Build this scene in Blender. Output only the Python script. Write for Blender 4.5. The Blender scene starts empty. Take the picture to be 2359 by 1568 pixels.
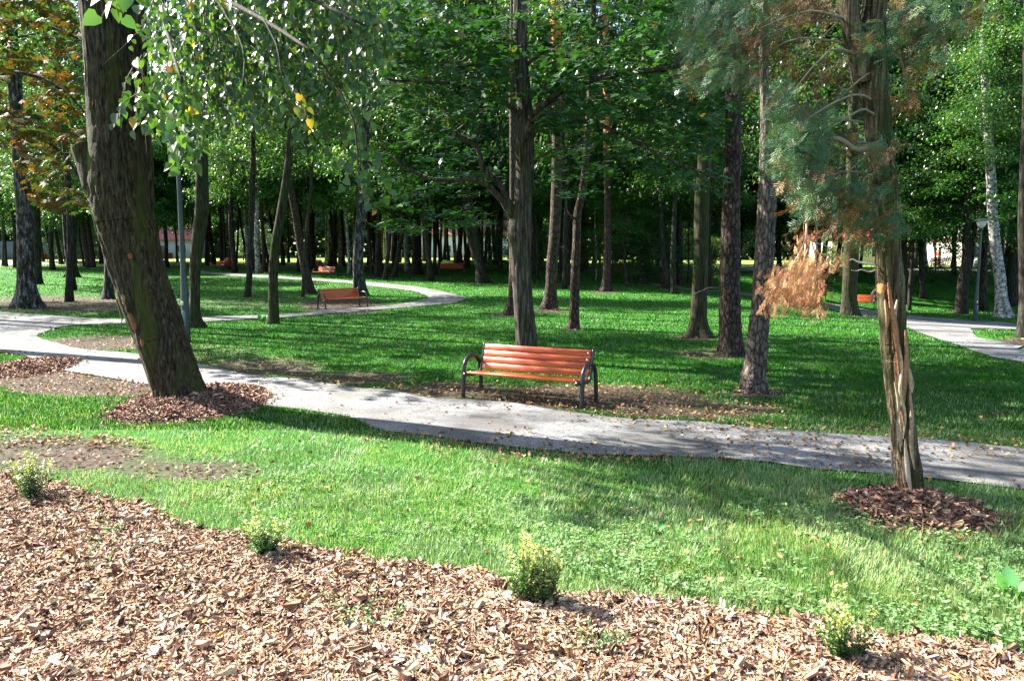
import bpy, math, random
import numpy as np
from mathutils import Vector, Matrix, geometry
rng = np.random.default_rng(7); random.seed(7)
SC = bpy.context.scene; COL = SC.collection
RAD = math.radians
# ------------------------------------------------------------------ camera
CH = 2.4                       # eye height above the lawn
PITCH = math.atan((784-577)/1791)
cd = bpy.data.cameras.new('camera'); cam = bpy.data.objects.new('camera', cd); COL.objects.link(cam)
cd.sensor_fit = 'HORIZONTAL'; cd.sensor_width = 23.7; cd.lens = 18.0
cam.location = (0, 0, CH); cam.rotation_euler = (math.pi/2-PITCH, 0, 0)
cd.clip_start = 0.05; cd.clip_end = 3000; SC.camera = cam
# ------------------------------------------------------------------ sky, sun, exposure
SUN_EL = RAD(37); SUN_DIR = np.array([-0.90, 0.42]); SUN_DIR /= np.linalg.norm(SUN_DIR)
w = bpy.data.worlds.new('World'); SC.world = w; w.use_nodes = True
nt = w.node_tree; bg = nt.nodes['Background']; sky = nt.nodes.new('ShaderNodeTexSky')
sky.sky_type = 'NISHITA'; sky.sun_disc = False; sky.sun_elevation = SUN_EL
sky.sun_rotation = math.atan2(SUN_DIR[0], SUN_DIR[1]); sky.air_density = 1.0; sky.dust_density = 1.5
nt.links.new(sky.outputs[0], bg.inputs[0]); bg.inputs[1].default_value = 0.075
ld = bpy.data.lights.new('sun', 'SUN'); ld.energy = 5.0; ld.angle = RAD(0.53); ld.color = (1.0, 0.95, 0.86)
lo = bpy.data.objects.new('sun', ld); COL.objects.link(lo)
sv = Vector((SUN_DIR[0]*math.cos(SUN_EL), SUN_DIR[1]*math.cos(SUN_EL), math.sin(SUN_EL)))
lo.rotation_euler = sv.to_track_quat('Z', 'Y').to_euler(); lo.location = (-30, 20, 40)
SC.view_settings.view_transform = 'Standard'; SC.view_settings.look = 'None'
SC.view_settings.exposure = 2.5; SC.view_settings.gamma = 1.0
SC.cycles.max_bounces = 6; SC.cycles.diffuse_bounces = 3; SC.cycles.glossy_bounces = 2
SC.cycles.transmission_bounces = 4; SC.cycles.sample_clamp_indirect = 4.0
# ------------------------------------------------------------------ measuring: photo pixels (2358 wide) and the ground
def S(v, a, b):
    t = np.clip((np.asarray(v, float)-a)/(b-a), 0, 1); return t*t*(3-2*t)
def H(x, y):
    x = np.asarray(x, float); y = np.asarray(y, float)
    d = -1.5*S(x, 8, 26)*S(y, 18, 40)
    b = S(y, 50, 59)*S(x, 3, 9)
    d = d + 1.1*S(y, 40, 100)*(1-S(x, 6, 14))
    return d*(1-b) + 0.65*b + 0.05*np.sin(x*.31+1.0)*np.sin(y*.23)*S(y, 12, 30)
cp, sp = math.cos(PITCH), math.sin(PITCH)
def ray(px, py):
    a = (px-1179)/1791; b = (784-py)/1791
    return np.array([a, cp + b*sp, -sp + b*cp])
def at(px, py):
    d = ray(px, py); t = 1.0
    while t < 600:
        p = d*t
        if CH+p[2] <= float(H(p[0], p[1])): break
        t += 0.02 + t*.001
    p = d*t; return np.array([p[0], p[1], float(H(p[0], p[1]))])
def pt(px, py, Y):
    d = ray(px, py); t = Y/d[1]; return np.array([d[0]*t, Y, CH+d[2]*t])
def proj(x, y, z):
    zc = (y*cp - (z-CH)*sp); zc = np.where(zc < .1, .1, zc)
    return 1179+1791*x/zc, 784-1791*(y*sp+(z-CH)*cp)/zc
def hash2(ix, iy, s):
    h = np.sin(ix*127.1+iy*311.7+s*74.7)*43758.5453; return h-np.floor(h)
def vnoise(x, y, s=0):
    ix, iy = np.floor(x), np.floor(y); fx, fy = x-ix, y-iy; fx = fx*fx*(3-2*fx); fy = fy*fy*(3-2*fy)
    a, b, c, d = hash2(ix, iy, s), hash2(ix+1, iy, s), hash2(ix, iy+1, s), hash2(ix+1, iy+1, s)
    return a+(b-a)*fx+(c-a)*fy+(a-b-c+d)*fx*fy
def fbm(x, y, s=0, o=4):
    v = 0; a = .5; t = 0
    for k in range(o): v = v+a*vnoise(x*2**k, y*2**k, s+k); t += a; a *= .5
    return v/t
def n3(x, y, z, s=0):
    k = np.floor(z); f = z-k; f = f*f*(3-2*f); return vnoise(x, y, s+k)*(1-f)+vnoise(x, y, s+k+1)*f
def inpoly(x, y, P):
    r = np.zeros(np.shape(x), bool); n = len(P)
    for i in range(n):
        x0, y0 = P[i]; x1, y1 = P[(i+1) % n]
        c = ((y0 > y) != (y1 > y)) & (x < (x1-x0)*(y-y0)/((y1-y0) if y1 != y0 else 1e-9)+x0); r ^= c
    return r
def smooth(P, sub=6):
    P = np.array(P, float); out = []
    for i in range(len(P)-1):
        p0, p1, p2, p3 = P[max(i-1, 0)], P[i], P[i+1], P[min(i+2, len(P)-1)]
        for k in range(sub):
            t = k/sub
            out.append(.5*((2*p1)+(-p0+p2)*t+(2*p0-5*p1+4*p2-p3)*t*t+(-p0+3*p1-3*p2+p3)*t**3))
    out.append(P[-1]); return np.array(out)
def ground_line(L, sub=6):
    return smooth([at(*p)[:2] for p in L], sub)
# ------------------------------------------------------------------ properties
def tag(o, label=None, cat=None, group=None, kind=None):
    if label: o['label'] = label
    if cat: o['category'] = cat
    if group: o['group'] = group
    if kind: o['kind'] = kind
    return o
def empty(name, loc, rz=0, **k):
    o = bpy.data.objects.new(name, None); COL.objects.link(o); o.location = loc; o.rotation_euler = (0, 0, rz)
    o.empty_display_size = .2; return tag(o, **k)
def link(name, me, parent=None, loc=None):
    o = bpy.data.objects.new(name, me); COL.objects.link(o)
    if parent: o.parent = parent
    if loc is not None: o.location = loc
    return o
def copy_tree(o, parent=None):
    c = o.copy(); COL.objects.link(c); c.parent = parent
    for ch in [q for q in list(SC.objects) if q.parent == o]: copy_tree(ch, c)
    return c
# ------------------------------------------------------------------ mesh from arrays
def mesh(name, V, loops, totals, mats, col=None, smooth_=False, mi=None, fcol=None):
    me = bpy.data.meshes.new(name); V = np.ascontiguousarray(V, dtype=np.float32)
    loops = np.asarray(loops, np.int32).ravel(); totals = np.asarray(totals, np.int32)
    me.vertices.add(len(V)); me.vertices.foreach_set('co', V.ravel())
    me.loops.add(len(loops)); me.loops.foreach_set('vertex_index', loops)
    me.polygons.add(len(totals)); st = np.concatenate([[0], np.cumsum(totals)[:-1]]).astype(np.int32)
    me.polygons.foreach_set('loop_start', st); me.polygons.foreach_set('loop_total', totals)
    if smooth_: me.polygons.foreach_set('use_smooth', np.ones(len(totals), bool))
    if mi is not None: me.polygons.foreach_set('material_index', np.asarray(mi, np.int32))
    for m in (mats if isinstance(mats, (list, tuple)) else [mats]): me.materials.append(m)
    if col is not None:
        a = me.color_attributes.new('Col', 'FLOAT_COLOR', 'POINT')
        c = np.ones((len(V), 4), np.float32); c[:, :3] = col; a.data.foreach_set('color', c.ravel())
    me.update(calc_edges=True); me.validate(); return me
class MB:                                     # collects arrays -> ONE mesh
    def __init__(s): s.V = []; s.L = []; s.T = []; s.C = []; s.M = []; s.n = 0
    def add(s, V, F, col=(1, 1, 1), mi=0):
        V = np.asarray(V, float); k = len(V); s.V.append(V)
        for f in F: s.L.extend([i+s.n for i in f]); s.T.append(len(f)); s.M.append(mi)
        c = np.empty((k, 3)); c[:] = col; s.C.append(c); s.n += k
    def raw(s, V, L, T, C, mi=0):
        s.V.append(V); s.L.extend((np.asarray(L)+s.n).tolist()); s.T.extend(np.asarray(T).tolist())
        s.M.extend([mi]*len(T)); c = np.empty((len(V), 3)); c[:] = C; s.C.append(c); s.n += len(V)
    def box(s, c, d, R=None, col=(1, 1, 1), mi=0, bev=0.0):
        x, y, z = np.array(d)/2
        if bev <= 0:
            V = np.array([[a, b, e] for e in (-z, z) for a, b in ((-x, -y), (x, -y), (x, y), (-x, y))])
            F = [(3, 2, 1, 0), (4, 5, 6, 7), (0, 1, 5, 4), (1, 2, 6, 5), (2, 3, 7, 6), (3, 0, 4, 7)]
        else:
            V = []; b_ = bev
            for e, q in ((-z, b_), (-z+b_, 0), (z-b_, 0), (z, b_)):
                for a, b in ((-x+q+(b_ if not q else 0), -y+q), (x-q-(b_ if not q else 0), -y+q), (x-q, -y+q+(b_ if not q else 0)), (x-q, y-q-(b_ if not q else 0)),
                             (x-q-(b_ if not q else 0), y-q), (-x+q+(b_ if not q else 0), y-q), (-x+q, y-q-(b_ if not q else 0)), (-x+q, -y+q+(b_ if not q else 0))):
                    V.append([a, b, e])
            V = np.array(V); F = [tuple(range(7, -1, -1)), tuple(range(24, 32))]
            for r in range(3):
                for k in range(8): F.append((r*8+k, r*8+(k+1) % 8, r*8+8+(k+1) % 8, r*8+8+k))
        if R is not None: V = V@np.array(R).T
        s.add(V+np.array(c), F, col, mi)
    def tube(s, P, r, n=8, col=(1, 1, 1), mi=0, cap=True, mod=None, colf=None):
        P = np.array(P, float); m = len(P); r = np.broadcast_to(np.array(r, float), (m,))
        T = np.gradient(P, axis=0); T /= np.linalg.norm(T, axis=1)[:, None]+1e-9
        ref = np.array([0, 1., 0]) if abs(T[0][1]) < .9 else np.array([1., 0, 0])
        a = np.linspace(0, 2*np.pi, n, endpoint=False); V = np.empty((m, n, 3)); u = None
        for i in range(m):
            u = np.cross(ref, T[i]) if u is None else u-T[i]*np.dot(u, T[i])
            u /= np.linalg.norm(u)+1e-9; v = np.cross(T[i], u)
            rr = r[i]*(mod(i, a) if mod else 1.0)
            V[i] = P[i]+np.outer(np.cos(a)*rr, u)+np.outer(np.sin(a)*rr, v)
        i, k = np.meshgrid(np.arange(m-1), np.arange(n), indexing='ij')
        k2 = (k+1) % n; L = np.stack([i*n+k, i*n+k2, (i+1)*n+k2, (i+1)*n+k], -1).reshape(-1, 4)
        Vf = V.reshape(-1, 3); C = col if colf is None else colf(V).reshape(-1, 3)
        L2 = L.ravel().tolist(); T2 = [4]*len(L)
        if cap: L2 += list(range((m-1)*n, m*n)); T2.append(n); L2 += list(range(n-1, -1, -1)); T2.append(n)
        s.raw(Vf, L2, T2, C, mi)
    def lathe(s, prof, c=(0, 0, 0), n=16, col=(1, 1, 1), mi=0):
        c = np.array(c, float); a = np.linspace(0, 2*np.pi, n, endpoint=False)
        V = np.array([[r*math.cos(t)+c[0], r*math.sin(t)+c[1], z+c[2]] for r, z in prof for t in a]); F = []
        for i in range(len(prof)-1):
            for k in range(n): F.append((i*n+k, i*n+(k+1) % n, (i+1)*n+(k+1) % n, (i+1)*n+k))
        F.append(tuple(range(n-1, -1, -1))); F.append(tuple(range((len(prof)-1)*n, len(prof)*n))); s.add(V, F, col, mi)
    def data(s, name, mats, sm=False):
        return mesh(name, np.concatenate(s.V), s.L, s.T, mats, np.concatenate(s.C), sm, s.M)
    def build(s, name, mats, parent=None, sm=False, loc=None):
        return link(name, s.data(name, mats, sm), parent, loc)
def norm(a): return a/(np.linalg.norm(a, axis=-1, keepdims=True)+1e-9)
def scatter(tv, tf, pos, u, nrm, size, col, wid=None, jit=0):
    """copies of one small template at many places, as arrays (V, loops, totals, colours)"""
    tv = np.asarray(tv, float); k = len(tv); N = len(pos)
    u = norm(u); v = norm(np.cross(nrm, u)); n = np.cross(u, v)
    sz = np.broadcast_to(size, (N,))[:, None, None]; wd = sz if wid is None else np.broadcast_to(wid, (N,))[:, None, None]
    V = pos[:, None, :]+sz*tv[None, :, 0:1]*u[:, None, :]+wd*tv[None, :, 1:2]*v[:, None, :]+sz*tv[None, :, 2:3]*n[:, None, :]
    if jit: V = V+rng.normal(0, 1, V.shape)*sz*jit
    fl = np.array([i for f in tf for i in f]); tot = np.array([len(f) for f in tf])
    L = (np.arange(N)[:, None]*k+fl[None]).ravel(); T = np.tile(tot, N)
    C = np.repeat(np.broadcast_to(col, (N, 3)), k, axis=0); return V.reshape(-1, 3), L, T, C
# leaf templates: length along x, width along y, fold in z
RHOMB = ([(0, 0, 0), (.45, -.36, .06), (1, 0, 0), (.45, .36, .06)], [(0, 1, 2), (0, 2, 3)])
HEART = ([(0, 0, 0), (-.08, -.25, .05), (.15, -.46, .09), (.55, -.36, .05), (1.05, 0, -.06), (.55, .36, .05), (.15, .46, .09), (-.08, .25, .05)],
         [(0, 1, 2), (0, 2, 3), (0, 3, 4), (0, 4, 5), (0, 5, 6), (0, 6, 7)])
def maple_t():
    pts = [(0, 0)]; R = [(-150, .35), (-118, .62), (-95, .42), (-62, .85), (-36, .5), (0, 1.05), (36, .5), (62, .85), (95, .42), (118, .62), (150, .35)]
    for a, r in R: pts.append((.3+r*.72*math.cos(RAD(a)), r*.72*math.sin(RAD(a))))
    return [(x, y, .10*abs(y)) for x, y in pts], [(0, i, i+1) for i in range(1, 11)]
MAPLE = maple_t()
def chestnut_t():
    V = []; F = []
    for k, a in enumerate((-70, -35, 0, 35, 70)):
        l = (.75, .95, 1.1, .95, .75)[k]; c, s_ = math.cos(RAD(a)), math.sin(RAD(a)); b = len(V)
        for x, y in ((0, 0), (.6, -.16), (1, 0), (.6, .16)): V.append((l*(x*c-y*s_), l*(x*s_+y*c), -.12*x))
        F += [(b, b+1, b+2), (b, b+2, b+3)]
    return V, F
CHEST = chestnut_t()
def frond_t():
    V = []; F = []
    def leaf(p, q, w_):
        d = np.subtract(q, p); l = math.hypot(*d)+1e-9; nx, ny = -d[1]/l*w_, d[0]/l*w_; b = len(V); m = (p[0]*.55+q[0]*.45, p[1]*.55+q[1]*.45)
        V.extend([(p[0], p[1], -.25*p[0]**2), (m[0]+nx, m[1]+ny, -.25*m[0]**2), (q[0], q[1], -.25*q[0]**2), (m[0]-nx, m[1]-ny, -.25*m[0]**2)]); F.append((b, b+1, b+2, b+3))
    leaf((0, 0), (1, 0), .022)
    for i in range(5):
        x = .10+.17*i; l = .55*math.sin(math.pi*(x*.8+.16))*(1.15 if i % 2 else .8)
        for sg in (1, -1):
            q = (x+l*.7, sg*l*.95); leaf((x, 0), q, .032); m = (x+(q[0]-x)*.55, q[1]*.55); leaf(m, (m[0]+l*.5, m[1]-sg*.04), .026)
    return V, F
FROND = frond_t()
BLADE = ([(0, -.5, 0), (0, .5, 0), (.55, -.36, .05), (.55, .36, .05), (1, 0, .28)], [(0, 1, 3, 2), (2, 3, 4)])
CHIP = ([(0, -.5, 0), (.1, .45, 0), (1, .35, .05), (.92, -.5, 0), (.05, -.45, .17), (.12, .4, .2), (.95, .3, .22), (.88, -.4, .18)],
        [(4, 7, 6, 5), (0, 1, 5, 4), (1, 2, 6, 5), (2, 3, 7, 6), (3, 0, 4, 7)])
DRYLEAF = ([(0, 0, 0), (.2, -.32, .16), (.6, -.38, .1), (1, 0, .22), (.65, .34, .2), (.2, .3, .05), (.5, 0, 0)],
           [(0, 1, 6), (1, 2, 6), (2, 3, 6), (3, 4, 6), (4, 5, 6), (5, 0, 6)])
def pick(cols, N, v=.18):
    """a colour per leaf drawn from a palette [(weight, (r,g,b))]"""
    w_ = np.array([c[0] for c in cols], float); w_ /= w_.sum(); P = np.array([c[1] for c in cols])
    return P[rng.choice(len(P), N, p=w_)]*rng.uniform(1-v, 1+v, (N, 1))*rng.uniform(1-v*.4, 1+v*.4, (N, 3))
def rnd3(N): return norm(rng.normal(size=(N, 3)))
# ------------------------------------------------------------------ materials
def nodes(name):
    m = bpy.data.materials.new(name); m.use_nodes = True; t = m.node_tree; t.nodes.clear()
    o = t.nodes.new('ShaderNodeOutputMaterial'); return m, t, o
def N(t, k, **kw):
    n = t.nodes.new(k)
    for a, b in kw.items():
        if a.startswith('i_'): n.inputs[a[2:].replace('_', ' ')].default_value = b
        else: setattr(n, a, b)
    return n
def m_leaf(name, trans=.35, rough=.45, tcol=(1.3, 1.25, .55), spec=.5):
    m, t, o = nodes(name); a = N(t, 'ShaderNodeAttribute', attribute_name='Col'); oi = N(t, 'ShaderNodeObjectInfo')
    hs = N(t, 'ShaderNodeHueSaturation'); mr = N(t, 'ShaderNodeMapRange'); mr.inputs[3].default_value = .75; mr.inputs[4].default_value = 1.25
    t.links.new(oi.outputs['Random'], mr.inputs[0]); t.links.new(mr.outputs[0], hs.inputs['Value']); t.links.new(a.outputs['Color'], hs.inputs['Color'])
    b = N(t, 'ShaderNodeBsdfPrincipled'); b.inputs['Roughness'].default_value = rough; b.inputs['Specular IOR Level'].default_value = spec
    tr = N(t, 'ShaderNodeBsdfTranslucent'); mx = N(t, 'ShaderNodeMix', data_type='RGBA', blend_type='MULTIPLY'); mx.inputs[0].default_value = 1
    mx.inputs[7].default_value = (*tcol, 1); t.links.new(hs.outputs[0], mx.inputs[6]); t.links.new(mx.outputs[2], tr.inputs[0])
    t.links.new(hs.outputs[0], b.inputs['Base Color']); ms = N(t, 'ShaderNodeMixShader'); ms.inputs[0].default_value = trans
    t.links.new(b.outputs[0], ms.inputs[1]); t.links.new(tr.outputs[0], ms.inputs[2]); t.links.new(ms.outputs[0], o.inputs[0]); return m
def m_col(name, rough=.8, noise=.0, nscale=30, bump=0, spec=.3, metal=0, tint=(1, 1, 1)):
    """colour from the mesh's own Col times a fine noise"""
    m, t, o = nodes(name); a = N(t, 'ShaderNodeAttribute', attribute_name='Col'); tc = N(t, 'ShaderNodeTexCoord')
    n = N(t, 'ShaderNodeTexNoise'); n.inputs['Scale'].default_value = nscale; n.inputs['Detail'].default_value = 5
    t.links.new(tc.outputs['Object'], n.inputs['Vector']); mr = N(t, 'ShaderNodeMapRange'); mr.inputs[1].default_value = .25; mr.inputs[2].default_value = .75
    mr.inputs[3].default_value = 1-noise; mr.inputs[4].default_value = 1+noise; t.links.new(n.outputs[0], mr.inputs[0])
    sc = N(t, 'ShaderNodeVectorMath', operation='SCALE'); t.links.new(a.outputs['Color'], sc.inputs[0]); t.links.new(mr.outputs[0], sc.inputs['Scale'])
    b = N(t, 'ShaderNodeBsdfPrincipled'); b.inputs['Roughness'].default_value = rough; b.inputs['Specular IOR Level'].default_value = spec; b.inputs['Metallic'].default_value = metal
    t.links.new(sc.outputs[0], b.inputs['Base Color'])
    if bump:
        bp = N(t, 'ShaderNodeBump'); bp.inputs['Strength'].default_value = bump; bp.inputs['Distance'].default_value = .01
        t.links.new(n.outputs[0], bp.inputs['Height']); t.links.new(bp.outputs[0], b.inputs['Normal'])
    t.links.new(b.outputs[0], o.inputs[0]); return m
def ramp(t, stops):
    r = N(t, 'ShaderNodeValToRGB'); e = r.color_ramp.elements
    while len(e) < len(stops): e.new(.5)
    for q, (p, c) in zip(e, stops): q.position = p; q.color = (*c, 1)
    return r
def m_bark(name, dark, mid, light, sx=14, sz=3.0, kind='ridge', moss=None, mossamt=.5, bump=.8, dist=.03, high=None):
    m, t, o = nodes(name); tc = N(t, 'ShaderNodeTexCoord'); mp = N(t, 'ShaderNodeMapping'); mp.inputs['Scale'].default_value = (sx, sx, sz)
    t.links.new(tc.outputs['Object'], mp.inputs[0]); wn = N(t, 'ShaderNodeTexNoise'); wn.inputs['Scale'].default_value = .8; wn.inputs['Detail'].default_value = 2
    t.links.new(mp.outputs[0], wn.inputs['Vector']); mixv = N(t, 'ShaderNodeVectorMath', operation='MULTIPLY_ADD'); mixv.inputs[1].default_value = (1.2, 1.2, 1.2)
    t.links.new(wn.outputs['Color'], mixv.inputs[0]); t.links.new(mp.outputs[0], mixv.inputs[2])
    if kind == 'plate':
        v = N(t, 'ShaderNodeTexVoronoi', feature='DISTANCE_TO_EDGE'); v.inputs['Scale'].default_value = 1.0; t.links.new(mixv.outputs[0], v.inputs['Vector']); src = v.outputs[0]
        rp = ramp(t, [(.0, dark), (.12, mid), (.5, light)])
    else:
        v = N(t, 'ShaderNodeTexNoise'); v.inputs['Scale'].default_value = 1.2; v.inputs['Detail'].default_value = 8; v.inputs['Roughness'].default_value = .65
        t.links.new(mixv.outputs[0], v.inputs['Vector']); src = v.outputs[0]; rp = ramp(t, [(.36, dark), (.5, mid), (.66, light)])
    t.links.new(src, rp.inputs[0]); fine = N(t, 'ShaderNodeTexNoise'); fine.inputs['Scale'].default_value = 45; fine.inputs['Detail'].default_value = 6
    t.links.new(tc.outputs['Object'], fine.inputs['Vector']); mx = N(t, 'ShaderNodeMix', data_type='RGBA', blend_type='OVERLAY'); mx.inputs[0].default_value = .7
    t.links.new(rp.outputs[0], mx.inputs[6]); t.links.new(fine.outputs[0], mx.inputs[7]); cur = mx.outputs[2]
    if moss:
        n2 = N(t, 'ShaderNodeTexNoise'); mp2 = N(t, 'ShaderNodeMapping'); mp2.inputs['Scale'].default_value = (3.2, 3.2, .7); t.links.new(tc.outputs['Object'], mp2.inputs[0])
        n2.inputs['Scale'].default_value = 1.3; n2.inputs['Detail'].default_value = 6; t.links.new(mp2.outputs[0], n2.inputs['Vector'])
        mr = N(t, 'ShaderNodeMapRange'); mr.inputs[1].default_value = .62-.25*mossamt; mr.inputs[2].default_value = .72-.15*mossamt; t.links.new(n2.outputs[0], mr.inputs[0])
        mm = N(t, 'ShaderNodeMix', data_type='RGBA'); mm.inputs[7].default_value = (*moss, 1); t.links.new(mr.outputs[0], mm.inputs[0]); t.links.new(cur, mm.inputs[6])
        m3 = N(t, 'ShaderNodeMix', data_type='RGBA', blend_type='OVERLAY'); m3.inputs[0].default_value = .8; t.links.new(mm.outputs[2], m3.inputs[6]); t.links.new(src, m3.inputs[7]); cur = m3.outputs[2]
    if high:      # upper stem of a pine turns orange
        sx_ = N(t, 'ShaderNodeSeparateXYZ'); t.links.new(tc.outputs['Object'], sx_.inputs[0]); mr = N(t, 'ShaderNodeMapRange'); mr.inputs[1].default_value = high[1]; mr.inputs[2].default_value = high[2]
        t.links.new(sx_.outputs[2], mr.inputs[0]); mm = N(t, 'ShaderNodeMix', data_type='RGBA'); mm.inputs[7].default_value = (*high[0], 1); t.links.new(mr.outputs[0], mm.inputs[0]); t.links.new(cur, mm.inputs[6])
        m3 = N(t, 'ShaderNodeMix', data_type='RGBA', blend_type='OVERLAY'); m3.inputs[0].default_value = .6; t.links.new(mm.outputs[2], m3.inputs[6]); t.links.new(fine.outputs[0], m3.inputs[7]); cur = m3.outputs[2]
    a = N(t, 'ShaderNodeAttribute', attribute_name='Col'); ml = N(t, 'ShaderNodeMix', data_type='RGBA', blend_type='MULTIPLY'); ml.inputs[0].default_value = 1
    t.links.new(cur, ml.inputs[6]); t.links.new(a.outputs['Color'], ml.inputs[7])
    b = N(t, 'ShaderNodeBsdfPrincipled'); b.inputs['Roughness'].default_value = .9; b.inputs['Specular IOR Level'].default_value = .2
    t.links.new(ml.outputs[2], b.inputs['Base Color']); ad = N(t, 'ShaderNodeMath', operation='MULTIPLY_ADD'); ad.inputs[1].default_value = .3
    t.links.new(fine.outputs[0], ad.inputs[0]); t.links.new(src, ad.inputs[2]); bp = N(t, 'ShaderNodeBump'); bp.inputs['Strength'].default_value = bump; bp.inputs['Distance'].default_value = dist
    t.links.new(ad.outputs[0], bp.inputs['Height']); t.links.new(bp.outputs[0], b.inputs['Normal']); t.links.new(b.outputs[0], o.inputs[0]); return m
M = {}
M['linden_bark'] = m_bark('linden_bark', (.006, .0045, .003), (.034, .025, .015), (.078, .059, .037), 24, 4.2, moss=(.042, .048, .011), mossamt=.42, dist=.04, bump=1)
M['pine_grey'] = m_bark('pine_grey', (.014, .011, .009), (.085, .066, .055), (.20, .16, .135), 14, 5, 'plate', dist=.03, bump=1)
M['maple_bark'] = m_bark('maple_bark', (.010, .008, .006), (.045, .036, .028), (.105, .088, .072), 18, 1.5, moss=(.03, .035, .015), mossamt=.15, dist=.02)
M['pine_bark'] = m_bark('pine_bark', (.007, .005, .004), (.045, .031, .024), (.125, .085, .066), 13, 4.5, 'plate', dist=.035, bump=1)
M['pine_high'] = m_bark('pine_high', (.007, .005, .004), (.045, .031, .024), (.12, .08, .06), 12, 4.0, 'plate', dist=.03, high=((.42, .14, .045), 7.8, 9.0))
M['birch_bark'] = m_bark('birch_bark', (.008, .007, .006), (.028, .025, .021), (.17, .165, .155), 7, 2.4, moss=(.02, .028, .014), mossamt=.3)
M['white_bark'] = m_bark('white_bark', (.02, .018, .016), (.24, .23, .215), (.50, .49, .465), 5, 5.5, moss=(.05, .05, .04), mossamt=.1)
M['dark_bark'] = m_bark('dark_bark', (.005, .0045, .0035), (.022, .019, .015), (.058, .048, .039), 13, 2.2, moss=(.016, .026, .007), mossamt=.25)
M['moss_bark'] = m_bark('moss_bark', (.006, .0055, .003), (.030, .027, .015), (.065, .060, .032), 18, 2.0, moss=(.026, .034, .008), mossamt=.7, dist=.02)
M['thuja_bark'] = m_bark('thuja_bark', (.012, .008, .005), (.058, .041, .024), (.16, .12, .08), 26, 1.1, moss=(.036, .042, .012), mossamt=.6, dist=.025, bump=1)
M['twig'] = m_col('twig', .85, .3, 40)
M['leaf'] = m_leaf('leaf', .45, .36, (1.5, 1.5, .55), .6); M['linden_leaf'] = m_leaf('linden_leaf', .38, .45, (1.3, 1.35, .45), .55)
M['maple_leaf'] = m_leaf('maple_leaf', .28, .45, (1.2, 1.4, .45), .45)
M['needle'] = m_leaf('needle', .15, .5, (1, 1, .6), .4); M['frond'] = m_leaf('frond', .2, .55, (1.1, 1.1, .6), .35)
M['leaf_dull'] = m_leaf('leaf_dull', .35, .65, (1.2, 1.1, .5), .2); M['near_grass'] = m_leaf('near_grass', .38, .5, (1.15, 1.15, .8), .45); M['grass'] = m_leaf('grass', .35, .5, (1.1, 1.2, .5), .35); M['dry'] = m_leaf('dry_leaf', .15, .6, (1.2, 1, .6), .25)
M['chip'] = m_col('chip', .85, .35, 60)
GREEN = [(5, (.040, .112, .032)), (3, (.064, .145, .036)), (2, (.034, .092, .042)), (.8, (.14, .19, .035))]
# ------------------------------------------------------------------ the ground, its paths and beds
P1_far = [(-900, 745), (-400, 752), (0, 764), (60, 772), (93, 778), (110, 787), (177, 803), (233, 810), (320, 818), (463, 842), (567, 863), (684, 875), (784, 890), (907, 903), (984, 918), (1151, 927), (1284, 947), (1451, 967), (1600, 974), (1769, 991), (1990, 1006), (2198, 1019), (2358, 1036), (2900, 1090), (3300, 1130)]
P1_near = [(-900, 780), (-400, 792), (0, 813), (87, 837), (150, 855), (347, 888), (470, 912), (587, 933), (784, 958), (870, 990), (960, 1003), (1100, 1022), (1230, 1037), (1370, 1050), (1568, 1056), (1743, 1064), (1883, 1085), (2058, 1096), (2358, 1131), (2900, 1200), (3300, 1250)]
P2_far = [(-900, 690), (-400, 705), (0, 720), (280, 737), (463, 731), (666, 724), (724, 718), (806, 711), (876, 707), (946, 697), (975, 691), (986, 685), (972, 677), (946, 671), (916, 667), (846, 659), (806, 654), (726, 648), (650, 643), (574, 639), (474, 630), (440, 626)]
P2_near = [(-900, 750), (-400, 758), (0, 768), (75, 776), (93, 770), (133, 755), (200, 749), (300, 746), (464, 742), (614, 734), (666, 731), (806, 720), (886, 713), (1006, 703), (1050, 697), (1074, 688), (1064, 683), (1017, 671), (951, 660), (851, 650), (784, 646), (692, 640), (574, 633), (474, 626), (440, 623)]
P3_far = [(1492, 652), (1592, 666), (1652, 670), (1732, 678), (1810, 690), (1890, 699), (1970, 708), (2091, 726), (2245, 740), (2358, 752), (2700, 775)]
P3_near = [(1492, 654), (1592, 669), (1652, 674), (1732, 683), (1802, 694), (1880, 706), (1936, 718), (2020, 731), (2091, 755), (2137, 775), (2205, 797), (2271, 820), (2358, 838), (2700, 900)]
P3_hole = [(2245, 763), (2271, 759), (2358, 762), (2500, 772), (2500, 830), (2358, 797), (2300, 783), (2262, 773)]
P4_far = [(-600, 598), (0, 600), (60, 603), (190, 606)]; P4_near = [(-600, 612), (0, 612), (60, 611), (190, 608)]
def strip_poly(far, near):
    a = ground_line(far); b = ground_line(near)[::-1]; P = np.concatenate([a, b])
    # uneven edge
    k = fbm(P[:, 0]*2.2, P[:, 1]*2.2, 3)-.5; dd = np.maximum(.06, .006*P[:, 1]); P = P+np.stack([k*dd, k*dd], 1); return P
PATHS = [strip_poly(P1_far, P1_near), strip_poly(P2_far, P2_near), strip_poly(P3_far, P3_near), strip_poly(P4_far, P4_near)]
HOLE = ground_line(P3_hole+[P3_hole[0]])
BED_PX = [(-900, 1010), (-300, 1060), (0, 1092), (130, 1122), (260, 1152), (360, 1182), (440, 1215), (555, 1243), (680, 1268), (760, 1282), (880, 1302), (1000, 1325), (1110, 1332), (1180, 1370), (1320, 1385), (1500, 1388), (1640, 1412), (1740, 1428), (1880, 1453), (2000, 1478), (2130, 1490), (2240, 1513), (2358, 1535), (2900, 1600)]
BED = np.concatenate([ground_line(BED_PX), [(6, 1.0), (-9, 1.0)]])
BED[:-2] += (fbm(BED[:-2, 0:1]*3, BED[:-2, 1:2]*3, 9)-.5)*.16
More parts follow.
